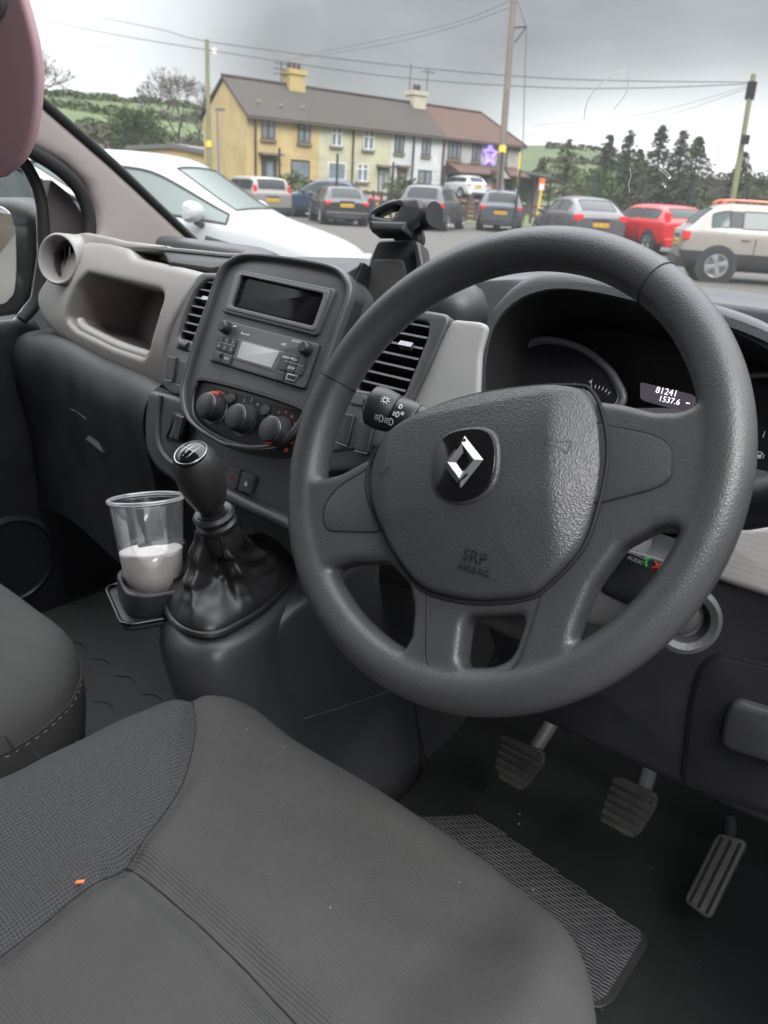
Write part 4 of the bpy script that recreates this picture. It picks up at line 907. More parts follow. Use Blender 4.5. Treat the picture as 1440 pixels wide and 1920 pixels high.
# ------------------------------------------------------------------ seats
def dseg(p, pl):
    P = np.asarray(pl, float); A = P[:-1]; B = P[1:]; d = B-A
    t = np.clip(((p[:, None, :]-A)*d).sum(2)/np.maximum((d*d).sum(1), 1e-12), 0, 1)
    return np.linalg.norm(p[:, None, :]-(A+d*t[..., None]), axis=2).min(1)
def inside(p, poly):
    x, y = p[:, 0], p[:, 1]; r = np.zeros(len(p), bool)
    for (x0, y0), (x1, y1) in zip(poly, poly[1:]+poly[:1]):
        c = ((y0 > y) != (y1 > y)) & (x < (x1-x0)*(y-y0)/((y1-y0) or 1e-9)+x0); r ^= c
    return r
def seat(name, label, cx, fy, hw, z0, depth, seams, mesh_poly, loc, R=.06, lift=.028):
    root = thing(name, label, 'car seat', loc); NT, NR = 420, 130; cy_ = fy-depth/2
    loop = rnd([(cx-hw, cy_-depth/2), (cx+hw, cy_-depth/2), (cx+hw, cy_+depth/2), (cx-hw, cy_+depth/2)], [.08, .08, .21, .15], 14)
    P_ = np.vstack([loop, loop[:1]]); dl = np.r_[0, np.cumsum(np.linalg.norm(np.diff(P_, axis=0), axis=1))]
    tt = np.linspace(0, dl[-1], NT+1)[:-1]; L_ = np.stack([np.interp(tt, dl, P_[:, 0]), np.interp(tt, dl, P_[:, 1])], 1)
    c_ = np.array((cx, cy_)); sc = 1-np.linspace(0, 1, NR)**1.15*.995
    pts = (c_+(L_[None]-c_)*sc[:, None, None]).reshape(-1, 2)
    d = dseg(pts, P_); d[:NT] = 0
    z = z0-(R-np.sqrt(np.maximum(R*R-np.maximum(R-d, 0)**2, 0)))
    ax = np.abs(pts[:, 0]-cx)/hw
    bol = np.clip((ax-.48)/.34, 0, 1); bol = bol*bol*(3-2*bol); z += lift*bol
    z += .012*(1-ax**2)*np.clip((pts[:, 1]-cy_)/depth*2, -1, 1)
    z += -.05*np.clip((cy_+.02-pts[:, 1])/depth, 0, 1)
    z += .0012*np.sin(pts[:, 0]*37+3*np.sin(pts[:, 1]*23))*np.sin(pts[:, 1]*41)
    for sm_, dep, wd in seams: z += .0005*np.sin(pts[:, 0]*210+pts[:, 1]*170)*np.sin(pts[:, 0]*90-pts[:, 1]*60)*np.exp(-dseg(pts, sm_)/.022)
    for sm_, dep, wd in seams: z -= dep*np.exp(-(dseg(pts, sm_)/wd)**2)
    V = [tuple(map(float, (a, b_, h))) for (a, b_), h in zip(pts, z)]
    F_ = [(i*NT+j, i*NT+(j+1) % NT, (i+1)*NT+(j+1) % NT, (i+1)*NT+j) for i in range(NR-1) for j in range(NT)]
    fc = pts.reshape(NR, NT, 2); cen = (fc[:-1]+np.roll(fc[:-1], -1, 1)+fc[1:]+np.roll(fc[1:], -1, 1)).reshape(-1, 2)/4
    ms = inside(cen, mesh_poly)
    def zat(p):
        k = ((pts-np.asarray(p))**2).sum(1).argmin(); return float(z[k])
    me = MB(); me.v = V; me.f = [f_ for f_, q in zip(F_, ms) if not q]+[tuple((NR-1)*NT+j for j in range(NT))]
    def purge(m_):
        bm = bmesh.new(); bm.from_mesh(m_); bmesh.ops.delete(bm, geom=[q for q in bm.verts if not q.link_faces], context='VERTS'); bm.to_mesh(m_); bm.free(); return m_
    link('cushion', purge(me.mesh()), FAB, root, angle=180)
    me = MB(); me.v = V; me.f = [f_ for f_, q in zip(F_, ms) if q]
    if me.f: link('bolster', purge(me.mesh()), FABM, root, angle=180)
    ze = [float(q) for q in z[:NT]]
    def off(o_, dz): return [(c_[0]+(a-c_[0])*(1+o_), c_[1]+(b_-c_[1])*(1+o_), (ze[j]+dz if dz > -1 else .68)) for j, (a, b_) in enumerate(L_)]
    v, f = ringloft([off(0, 0), off(.006, -.012), off(.008, -.05), off(-.01, -.12), off(-.05, -2)], False, False)
    MB().add(v, f).build('side_skirt', FABS, root, angle=180)
    for sm_, dep, wd in seams:
        MB().add(*tube([(a, b_, zat((a, b_))+.0006) for a, b_ in sm_], .0007, 6)).build('seam', GAP, root)
    st_ = MB(); lp = off(.004, -.006); n_ = len(lp)
    for j in range(0, n_, 2):
        a, b_ = np.array(lp[j]), np.array(lp[(j+1) % n_]); st_.add(*tube([a, a+(b_-a)*.75], .00045, 5))
    o = st_.build('stitching', mat('orange_thread', (.35, .24, .17), .6, var=.2), root); o['kind'] = 'stuff'
    MB().add(*tube(off(.002, -.001), .0016, 6, True)).build('edge_piping', FABS, root)
    MB().add(*box((cx, cy_, .615), (hw*1.5, depth*.8, .13))).build('seat_base', BLK, root)
    return root, zat
ZS = .905
H = lambda l, z=ZS: [tuple(map(float, hit(x, y, 2, z)[:2])) for x, y in l]
sA_ = cr(H([(352, 1320), (365, 1362), (364, 1410), (330, 1490), (238, 1600), (120, 1688), (0, 1768), (-200, 1900)]), 5, False)
sB_ = cr(H([(232, 1604), (330, 1686), (440, 1786), (560, 1912), (700, 2080)]), 5, False)
mp_ = sA_+H([(-900, 1900), (-300, 1300), (200, 1250)])
ds, zat = seat('driver_seat', 'dark grey fabric driver seat with mesh bolster, in front of the steering wheel', -.392, .53, .285, ZS, .62, [(sA_, .007, .010), (sB_, .010, .016)], mp_, (-.385, .25, .55))
a, b_ = H([(150, 1654)])[0]
fl_ = thing('paper_scrap', 'tiny orange scrap caught in the driver seat seam', 'litter', (a, b_, zat((a, b_))+.002))
OF = Fr((a, b_, zat((a, b_))+.003), (.8, .6, .1), (0, -.3, 1))
prism('scrap', OF, [[(-.004, -.0018), (.0035, -.001), (.004, .002), (-.003, .0016)]], 0, .0012, .0003, mat('orange_scrap', (.62, .17, .07), .6, var=.2), fl_)
pc_ = H([(158, 1300)], .87)[0]; pf_ = H([(20, 1130)], .89)[0]
pA_ = cr(H([(0, 1330), (45, 1335), (72, 1352), (85, 1372)]), 5, False)
seat('passenger_seat', 'passenger seat corner in dark fabric with orange stitching along its edge', pc_[0]-.40, pf_[1]+.03, .42, .895, .62, [(pA_, .002, .004)], [(9, 9), (9.1, 9), (9, 9.1)], (pc_[0]-.4, pf_[1]-.3, .55), R=.05, lift=.01)

# ------------------------------------------------------------------ pedals
def pedal(name, label, outline, h, arm_to, ribs, horiz, tilt, m=RUBW):
    c_ = np.mean(np.array(outline), 0); P0 = h(*c_); nn = CAM-P0; nn = nn/np.linalg.norm(nn); nn = np.array((nn[0]*.15, nn[1]*1.0, nn[2]*tilt)); F_ = Fr(P0, (1, 0, 0), nn)
    rt = thing(name, label, 'pedal', P0)
    lp = rnd(F_.pl(outline), .010, 4); pd = prism('pedal_pad', F_, [lp], -.012, .0, .003, m, rt)
    bs = [p[1] for p in lp]; as_ = [p[0] for p in lp]
    for i in range(ribs):
        t = (i+.7)/(ribs+.4); bb = MB()
        if horiz:
            y = min(bs)+(max(bs)-min(bs))*t; xs = sorted(a0+(a1-a0)*(y-c0)/(c1-c0) for (a0, c0), (a1, c1) in zip(lp, lp[1:]+lp[:1]) if (c0-y)*(c1-y) < 0)
            if len(xs) < 2: continue
            bb.add(*obox(F_, xs[0]+.002, xs[-1]-.002, y-.0028, y+.0028, -.001, .0035))
        else:
            q = F_.pl(outline); s0 = np.array(q[0])*(1-t)+np.array(q[1])*t; s1 = np.array(q[3])*(1-t)+np.array(q[2])*t
            s0, s1 = s0+(s1-s0)*.05, s0+(s1-s0)*.95
            bb.add(*tube([F_.w(*s0, .0006), F_.w(*s1, .0006)], .0019, 6))
        bb.build('grip_rib', m if horiz else GAP, rt, smooth=False)
    a_ = np.array(arm_to); MB().add(*tube(cr([F_.w(0, 0, -.014), F_.w(0, .03, -.04)*.6+a_*.4, a_], 5, False), .011, 10)).build('pedal_arm', GRY if horiz else BLK, rt)
    return rt
pedal('clutch_pedal', 'square ribbed clutch pedal, leftmost of the three pedals', [(938, 1376), (1020, 1410), (1020, 1432), (985, 1480), (965, 1482), (926, 1445)], lambda x, y: hit(x, y, 1, .87), hit(1050, 1330, 1, .97), 6, True, .6)
pedal('brake_pedal', 'square ribbed brake pedal with worn face, between the other two pedals', [(1150, 1452), (1233, 1490), (1230, 1515), (1195, 1570), (1170, 1570), (1122, 1535)], lambda x, y: hit(x, y, 1, .87), hit(1215, 1430, 1, .98), 6, True, .6)
pedal('accelerator_pedal', 'long grooved accelerator pedal, rightmost of the three', [(1345, 1560), (1404, 1578), (1332, 1728), (1280, 1690)], lambda x, y: hit(x, y, 1, .92), hit(1370, 1540, 1, 1.02), 3, False, .9)

lt = MB(); rg_ = random.Random(5)
for k in range(14):
    x, y = -.66+.52*rg_.random(), .0+.5*rg_.random(); c_ = np.array((x, y, zat((x, y))+.0006)); a_ = rg_.random()*6.3
    lt.add(*tube([c_, c_+np.array((cos(a_), sin(a_), 0))*.001*rg_.uniform(.4, 2.2)], .00028, 5))
o = lt.build('lint', mat('lint', (.35, .34, .32), .9, var=0)); tag(o, 'pale specks of lint scattered over the driver seat', 'lint', kind='stuff')
lt = MB()
for k in range(40):
    x, y = -.55+.6*rg_.random(), .62+.45*rg_.random(); r_ = .0006+.0016*rg_.random()**3; lt.add(*lathe([(r_, 0), (r_*.7, r_*.8), (0, r_)], (x, y, .5505 if not (-.52 < x < -.2 and .75 < y < .9) else .5602), (0, 0, 1), 6))
o = lt.build('grit', mat('grit', (.22, .20, .17), .9, var=.3)); tag(o, 'grit and crumbs on the dark floor around the pedals', 'grit', kind='stuff')
# ================================================================== outside: ground
GZ = -.05
def sstep(t): t = min(1, max(0, t)); return t*t*(3-2*t)
def gz(x, y): return GZ+.15*sstep((-x-3.2)/2.2)*sstep((10.5-y)/3.0)
ASPH = mat('asphalt', (.058, .053, .046), .85, bump='noise', scale=60, strength=.4, dist=.01, var=.22, vscale=.5)
GX = [-600, -200, -60, -30]+list(np.arange(-16, -2, .7))+[0, 20, 60, 200, 500]; GY = [-400, -100, -30, -10]+list(np.arange(-4, 12, .7))+[20, 60, 150, 600]
me = MB(); me.add([(x, y, gz(x, y)) for x in GX for y in GY], [(i*len(GY)+j, (i+1)*len(GY)+j, (i+1)*len(GY)+j+1, i*len(GY)+j+1) for i in range(len(GX)-1) for j in range(len(GY)-1)])
tag(me.build('ground', ASPH, angle=180), kind='structure')
def gp(x, y): return hit(x, y, 2, GZ)
vdir = lambda x: radians(129.4)-math.atan((x-720)/FPX)

# ------------------------------------------------------------------ cars
CGL = mat('car_glass', (.018, .024, .025), .08, var=0, rvar=0, spec=.28)
CGL2 = mat('car_glass_green', (.15, .18, .172), .08, var=0, rvar=0, spec=.35)
CLAD = mat('car_cladding', (.02, .02, .021), .6)
TYRE = mat('tyre', (.014, .014, .015), .75); ALLOY = mat('alloy', (.45, .45, .46), .3, metal=.8, var=0)
LRED = mat('tail_lamp', (.58, .015, .02), .15, var=0, coat=.5); LWHT = mat('head_lamp', (.6, .62, .65), .1, var=0, coat=.5)
YEL = mat('yellow_plate', (.72, .40, .03), .4, var=.05); PBL = mat('plate_black', (.02, .02, .02), .5, var=0)
def paint(n, c, r=.25): return mat('paint_'+n, c, r, coat=.25, var=.04, rvar=.1, vscale=3)
def split_mats(me):
    """connected islands per material"""
    out = []
    bm = bmesh.new(); bm.from_mesh(me); bm.faces.ensure_lookup_table(); seen = set()
    for f in bm.faces:
        if f.index in seen: continue
        st_, isl = [f], []; seen.add(f.index)
        while st_:
            q = st_.pop(); isl.append(q)
            for e in q.edges:
                for g in e.link_faces:
                    if g.index not in seen and g.material_index == f.material_index: seen.add(g.index); st_.append(g)
        ids = {}; V = []; F_ = []
        for q in isl:
            l = []
            for v_ in q.verts:
                if v_.index not in ids: ids[v_.index] = len(V); V.append(tuple(v_.co))
                l.append(ids[v_.index])
            F_.append(l)
        m_ = bpy.data.meshes.new('i'); m_.from_pydata(V, [], F_); m_.update(); out.append((f.material_index, m_))
    bm.free(); return out
def car(name, label, col, pos, hd, L=4.3, W=1.8, H=1.5, hb=.98, hh=1.0, hf=.78, rx=.09, bx=.02, fx=.55, wx=.74, zr0=.90, pillars=((.36, .385),), clad=.0, wheel=.325, lights='band', plate=None, mirror=True, gl=None, rw=.70, roofcol=None, rails=None, spoke=5, wbr=.80, wbf=.80, sidecurve=0, parts=None):
    root = thing(name, label, 'car', (pos[0], pos[1], pos[2]), hd, 'cars parked outside')
    P_ = (lambda m_: m_)(col)
    G_ = gl or CGL
    hw = W/2
    st_ = []      # x, zb, belt, w, roof (None when there is no cabin), roof half width
    st_ += [(.0, .36, zr0*.93, .84, None), (.006, .28, zr0, .92, None), (bx+.005, .24, hb, .975, None), (rx, .22, hb+.01, 1.0, H*.975), (rx+.10, .21, hb, 1.0, H*.995)]
    for a, b_ in pillars: st_ += [(a, .21, hb-.01, 1.0, H), (b_, .21, hb-.012, 1.0, H)]
    st_ += [(fx-.06, .21, hb-.03, 1.0, H*.992), (fx, .21, hb-.04, 1.0, H*.965), (wx, .21, hh-.02, .985, None), (wx+.10, .21, (hh*.6+hf*.4), .98, None), (.94, .22, hf+.02, .93, None), (.985, .24, hf-.10, .83, None), (1.0, .30, hf-.22, .76, None)]
    V = []; F_ = []; MI = []
    for x, zb, be, wf_, ro in st_:
        w_ = hw*wf_
        half = [(0, zb), (.80*w_, zb), (.97*w_, zb+.10), (1.0*w_, zb+(be-zb)*.45), (.985*w_, be-.06), (.95*w_, be)]
        if ro: half += [(rw*hw+.02, ro-.085), (rw*hw*.93, ro-.022), (0, ro)]
        else: half += [(.86*w_, be+.025), (.74*w_, be+.04), (0, be+.05)]
        ring = half+[(-y, z) for y, z in half[-2:0:-1]]
        V += [(x*L-L/2, y, z) for y, z in ring]
    n_ = 16
    for i in range(len(st_)-1):
        r0, r1 = st_[i][4], st_[i+1][4]
        for j in range(n_):
            F_.append((i*n_+j, (i+1)*n_+j, (i+1)*n_+(j+1) % n_, i*n_+(j+1) % n_)); k = j if j < 8 else 15-j
            m_ = 0
            if k == 5 and r0 and r1 and not any(abs(st_[i][0]-a) < 1e-6 and abs(st_[i+1][0]-b_) < 1e-6 for a, b_ in pillars) : m_ = 1
            if k == 5 and r0 and r1 and m_ == 0: m_ = 2
            if k == 7 and (bool(r0) != bool(r1)) : m_ = 1
            if k == 5 and r0 and not r1 and i > 5: m_ = 1
            if roofcol and k in (6, 7) and r0 and r1: m_ = 3
            if clad and k <= (1 if clad < .5 else 2): m_ = 2
            MI.append(m_)
    F_.append(tuple(range(n_))); MI.append(0)
    F_.append(tuple(reversed(range((len(st_)-1)*n_, len(st_)*n_)))); MI.append(2)
    me = bpy.data.meshes.new('car'); me.from_pydata(V, [], F_)
    for q in range(4): me.materials.append(None)
    for p, m_ in zip(me.polygons, MI): p.material_index = m_
    me = baked(me, [('SUBSURF', dict(levels=2, render_levels=2))])
    for mi, m_ in split_mats(me):
        o_ = link(('body', 'window', 'cladding', 'roof')[mi], m_, (col, G_, CLAD, roofcol)[mi], root, local=True, angle=60)
        if mi == 1:
            ec = {}
            for p in m_.polygons:
                for k_ in p.edge_keys: ec[k_] = ec.get(k_, 0)+1
            nb = {}
            for (a, b_), c in ec.items():
                if c == 1: nb.setdefault(a, []).append(b_); nb.setdefault(b_, []).append(a)
            st0 = min(nb); lp = [st0]; pv = None
            while True:
                nx = [q for q in nb[lp[-1]] if q != pv]
                if not nx or nx[0] == st0 or len(lp) > 400: break
                pv = lp[-1]; lp.append(nx[0])
            if len(lp) > 3: MB().add(*tube([m_.vertices[q].co for q in lp], .014, 6, True)).build('window_seal', CLAD, root, local=True)
    # wheels
    for fx_, xx in (('f', L/2-wbf), ('r', -L/2+wbr)):
        for s in (1, -1):
            c_ = (xx, s*(hw-.115), wheel)
            MB().add(*lathe([(wheel+.075, -.16), (wheel+.075, .118), (wheel+.03, .124), (wheel*.5, .112)], c_, (0, s, 0), 28)).build('wheel_arch', CLAD, root, local=True)
            wh_ = MB().add(*lathe([(wheel*.62, -.09), (wheel*.95, -.10), (wheel, -.07), (wheel, .10), (wheel*.95, .128), (wheel*.70, .135), (wheel*.66, .10)], c_, (0, s, 0), 32)).build('wheel', TYRE, root, local=True)
            rb = MB().add(*lathe([(wheel*.70, .118), (wheel*.70, .138), (wheel*.63, .138), (wheel*.60, .118)], c_, (0, s, 0), 32))
            for k in range(spoke):
                t = 2*pi*k/spoke+.3; fr = Fr(np.array(c_), (cos(t), 0, sin(t)), (0, s, 0))
                wd = .30/spoke
                rb.addm(prism_mesh(fr, [[(0, -wd*.45), (wheel*.30, -wd*.5), (wheel*.64, -wd*.95), (wheel*.64, wd*.95), (wheel*.30, wd*.5), (0, wd*.45)]], .112, .137, .004))
            rb.build('rim', ALLOY, wh_, local=True)
            MB().add(*lathe([(wheel*.64, .104), (0, .104)], c_, (0, s, 0), 20)).build('brake', GAP, wh_, local=True)
    # lamps, plate, handles, mirrors
    RFr = Fr((-L/2, 0, 0), (0, -1, 0), (-1, 0, 0))
    zl = hb-.06
    for s in (1, -1):
        if lights == 'band': lp = [(s*hw*.50, zl-.11), (s*hw*.90, zl-.13), (s*hw*.93, zl+.02), (s*hw*.55, zl+.0)]
        elif lights == 'tall': lp = [(s*hw*.74, zl-.22), (s*hw*.93, zl-.26), (s*hw*.86, zl+.32), (s*hw*.74, zl+.28)]
        else: lp = [(s*hw*.62, zl-.16), (s*hw*.95, zl-.16), (s*hw*.93, zl+.03), (s*hw*.64, zl+.03)]
        if s < 0: lp = lp[::-1]
        prism('tail_light', RFr, [rnd(lp, .03)], -.28 if lights != 'band' else -.22, -.01 if lights != 'tall' else -.05, .012, LRED, root, local=True)
        FFr = Fr((L/2, 0, 0), (0, 1, 0), (1, 0, 0)); lq = [(s*hw*.45, hf-.24), (s*hw*.80, hf-.20), (s*hw*.84, hf-.06), (s*hw*.5, hf-.12)]
        prism('headlight', FFr, [rnd(lq if s > 0 else lq[::-1], .02)], -.36, -.045, .01, LWHT, root, local=True)
        if mirror:
            q_ = 1.3 if gl is CGL2 else 1.0; mc_ = np.array((wx*L-L/2-.34, s*(hw+.10), hh+.07))
            v_, f_ = lathe([(.0, -.115*q_), (.05*q_, -.11*q_), (.075*q_, -.085*q_), (.082*q_, -.02*q_), (.074*q_, .05*q_), (.05*q_, .095*q_), (0, .11*q_)], mc_, (0, 1, 0), 18)
            v_ = [(mc_[0]+(p[0]-mc_[0])*(1.15 if p[0] > mc_[0] else .55), p[1], mc_[2]+(p[2]-mc_[2])*.92) for p in v_]
            MB().add(v_, f_).build('side_mirror', col, root, local=True); MB().add(*tube([mc_+np.array((.02, -s*.05, -.07*q_)), mc_+np.array((.05, -s*.17, -.10*q_))], .03, 8)).build('mirror_arm', CLAD, root, local=True)
        for hx_ in ((.30, .50) if len(pillars) else (.45,)):
            MB().add(*box((hx_*L-L/2, s*(hw-.002), hb-.14), (.17, .03, .025))).build('door_handle', col, root, local=True)
        for hx_ in (.345, .56): MB().add(*box((hx_*L-L/2, s*(hw-.012), .62), (.011, .024, .55))).build('door_gap', GAP, root, local=True)
    prism('bumper', RFr, [rnd([(-hw*.86, .26), (hw*.86, .26), (hw*.9, .50), (-hw*.9, .50)], .05)], -.2, .035, .03, CLAD if clad else col, root, local=True)
    prism('bumper_insert', RFr, [rnd([(-hw*.6, .28), (hw*.6, .28), (hw*.55, .40), (-hw*.55, .40)], .02)], 0, .045, .006, CLAD, root, local=True)
    pz = .74 if lights != 'low' else .62
    pf = prism('number_plate', RFr, [rect(-.26, pz-.06, .26, pz+.06, .01)], -.02, .022, .002, YEL, root, local=True)
    if plate: link('plate_letters', textmesh(plate, RFr, 0, pz, .115, .0232, .001), PBL, pf, local=True, smooth=False)
    else:
        q = MB()
        for x in (-.20, -.13, -.06, .01, .09, .155, .215): q.add(*obox(RFr.moved(x, pz, .0225), -.018, .018, -.03, .03, 0, .001))
        o = q.build('plate_letters', PBL, pf, local=True, smooth=False); o['kind'] = 'stuff'
    MB().add(*box((-L/2-.005, 0, pz+.14), (.03, .55, .035))).build('tailgate_strip', CLAD, root, local=True)
    if rails:
        for s in (1, -1): MB().add(*tube(cr([((rx+.04)*L-L/2, s*hw*.60, H-.03), ((rx+.08)*L-L/2, s*hw*.62, H+.045), (.35*L-L/2, s*hw*.62, H+.05), ((fx-.05)*L-L/2, s*hw*.62, H+.03), (fx*L-L/2, s*hw*.60, H-.04)], 5, False), .022, 8)).build('roof_rail', rails, root, local=True)
    for k, (pn_, pts, m_, o_) in enumerate(parts or []):
        pass
    return root
def place(x, y, hd, back, L):
    """centre of a car whose rear bumper stands over the ground seen at pixel x, y"""
    p = gp(x, y); return (p[0]+cos(hd)*(L/2+back), p[1]+sin(hd)*(L/2+back), GZ)
R_ = radians
def rear(x, y, turn, **k):
    hd = vdir(x)+R_(turn); return place(x, y, hd, 0, k.get('L', 4.3)), hd
p, h = rear(650, 424, 11, L=4.6); car('parked_car', 'black estate car with a yellow plate between the silver boxy car and the phone holder', paint('black', (.022, .023, .026)), p, h, L=4.6, W=1.84, H=1.43, hb=.92, rx=.13, bx=.03, fx=.58, pillars=((.25, .27), (.42, .44)), lights='band', zr0=.86)
p, h = rear(512, 413, 26, L=4.1); car('parked_car', 'silver boxy car with tall red tail lights behind the white hatchback', paint('silver', (.20, .19, .175)), p, h, L=4.1, W=1.8, H=1.62, hb=1.04, rx=.05, bx=.015, fx=.60, lights='tall', zr0=.98, clad=.3, rw=.80)
p = at(612, 352, 37); car('parked_car', 'dark blue saloon seen side on behind the black estate', paint('navy', (.025, .04, .07)), (p[0], p[1], GZ), vdir(612)+R_(76), L=4.7, W=1.83, H=1.68, hb=1.05, hh=1.05, rx=.24, bx=.16, fx=.58, zr0=.92, pillars=((.40, .42),))
p, h = rear(785, 432, -13, L=4.5); car('parked_car', 'dark grey sport utility car partly hidden by the phone holder', paint('graphite', (.05, .05, .055)), p, h, L=4.5, W=1.88, H=1.66, hb=1.05, rx=.08, bx=.02, fx=.58, lights='side', zr0=.98, clad=.3)
p = at(862, 350, 58); car('parked_car', 'small white car beyond the brown fence in front of the houses', paint('white', (.50, .51, .52)), (p[0], p[1], p[2]-.72), vdir(862)+R_(38), L=4.2, W=1.78, H=1.47)
dw = MB().add(*obox(Fr((p[0], p[1], 0), _rt, -_fh), -4.5, 3.5, GZ-.2, p[2]-.72, -5, 4)).build('driveway', mat('concrete', (.16, .155, .145), .9)); tag(dw, kind='structure')
p, h = rear(935, 435, 3, L=4.48); car('parked_car', 'slate blue sport utility car with roof rails seen squarely from behind', paint('slate', (.06, .068, .085)), p, h, L=4.48, W=1.855, H=1.62, hb=1.04, rx=.09, bx=.02, fx=.58, lights='band', zr0=.98, clad=.6, rails=SIL)
p, h = rear(1120, 470, 24, L=4.36); chr_ = car('parked_car', 'grey coupe-like crossover with sloping rear window and EX22 plate', paint('metal_grey', (.075, .075, .082)), p, h, L=4.36, W=1.8, H=1.55, hb=1.06, hh=.98, rx=.20, bx=.03, fx=.55, lights='side', zr0=.94, plate='EX22 HMF', pillars=((.38, .40),), clad=.3)
p, h = rear(1285, 482, 36, L=4.37); car('parked_car', 'bright red hatchback between the grey crossover and the beige one', paint('red', (.48, .012, .016)), p, h, L=4.37, W=1.8, H=1.45, hb=.98, rx=.12, bx=.025, fx=.56, lights='tall', zr0=.92)
p = at(1228, 392, 36); car('parked_car', 'pale grey car whose roof shows behind the red hatchback', paint('pale_grey', (.30, .31, .33)), (p[0], p[1], GZ), vdir(1228)+R_(5), L=4.4, W=1.8, H=1.42)
# beige crossover, orange roof rails
hd = vdir(1340)-R_(78); L_ = 4.15
pw = gp(1335, 529); cx_ = np.array((cos(hd), sin(hd))); rt_ = np.array((sin(hd), -cos(hd)))
cpos = pw[:2]+cx_*(L_/2-.75)-rt_*.80
car('parked_car', 'beige crossover with orange roof rails at the right edge', paint('beige', (.26, .24, .21)), (cpos[0], cpos[1], GZ), hd, L=L_, W=1.76, H=1.56, hb=1.02, hh=1.03, rx=.13, bx=.035, fx=.60, zr0=.96, clad=.6, rw=.67, wheel=.335, lights='side', wbr=.75, rails=paint('orange', (.62, .10, .025)), gl=mat('car_glass_teal', (.035, .055, .055), .08, var=0, rvar=0, spec=.3), spoke=4, pillars=((.20, .26), (.42, .445)))
# white hatchback close by
hd = R_(30); c_ = at(680, 450, 8.5); L_ = 4.1
car('parked_car', 'white hatchback close in front of the windscreen pillar', paint('bright_white', (.40, .41, .42), .25), (c_[0]-cos(hd)*L_/2, c_[1]-sin(hd)*L_/2, gz(-7.5, 5.7)), hd, L=L_, W=1.74, H=1.56, hb=.96, hh=.96, hf=.70, rx=.08, bx=.02, fx=.545, wx=.73, zr0=.9, gl=CGL2, rw=.72)
# white van-like car beside the passenger door
car('parked_car', 'white car standing right beside the passenger door', MATS['paint_white'], (-5.2, 2.0, gz(-5.2, 2.0)), R_(80), L=4.3, W=1.8, H=1.66, hb=1.1)
car('parked_car', 'light blue car reflected in the passenger door mirror', paint('sky_blue', (.10, .28, .50)), (-9.0, -7.5, GZ), R_(60), L=4.2, W=1.8, H=1.5)

# ------------------------------------------------------------------ terrace of four houses
A = at(462, 217, 47); B = at(978, 277, 62); ZE = float((A[2]+B[2])/2)
hu = np.array((B[0]-A[0], B[1]-A[1], 0)); HL = float(np.linalg.norm(hu)); hu /= HL; hn = np.array((hu[1], -hu[0], 0))
if hn@(CAM-A) < 0: hn = -hn
HW = Fr((A[0], A[1], 0), hu, hn)       # v is up
HD = 4.9; ZR = ZE+2.05
s1, s2, s3 = HW.px(597, 320)[0], HW.px(731, 320)[0], HW.px(829, 320)[0]
RND = dict(bump='noise', scale=25, strength=.4, dist=.01, vscale=.9, var=.2)
wallm = [mat('render_yellow', (.43, .325, .16), .9, **RND), mat('render_cream', (.42, .40, .29), .9, **RND), mat('render_white', (.48, .49, .50), .9, **RND), mat('pebble_grey', (.34, .33, .32), .9, **RND)]
RT = dict(bump='tiles', scale=1.6, strength=.8, dist=.05, vscale=1.2, var=.25)
roofm = [mat('tiles_brown', (.045, .037, .031), .85, **RT), mat('tiles_russet', (.078, .043, .031), .85, **RT)]
WFR = mat('window_frame_brown', (.05, .03, .022), .5); WFW = mat('window_frame_white', (.6, .6, .6), .5); PANE = mat('window_pane', (.16, .19, .22), .08, var=.4, vscale=.8, spec=.6)
DPIPE = mat('drain_pipe', (.04, .025, .02), .5); SILL = mat('sill', (.16, .13, .10), .8)
us = [0, s1, s2, s3, HL]
names = ['end terrace house with mustard yellow walls and yellow chimney', 'cream house in the terrace next to the yellow one', 'white painted terrace house between the cream and the grey one', 'grey pebbled end house with russet porch roof and lit blue star']
houses = []
def hp2(a, d, z): return A*np.array((1, 1, 0))+hu*a-hn*d+np.array((0, 0, z))     # along, deep, up
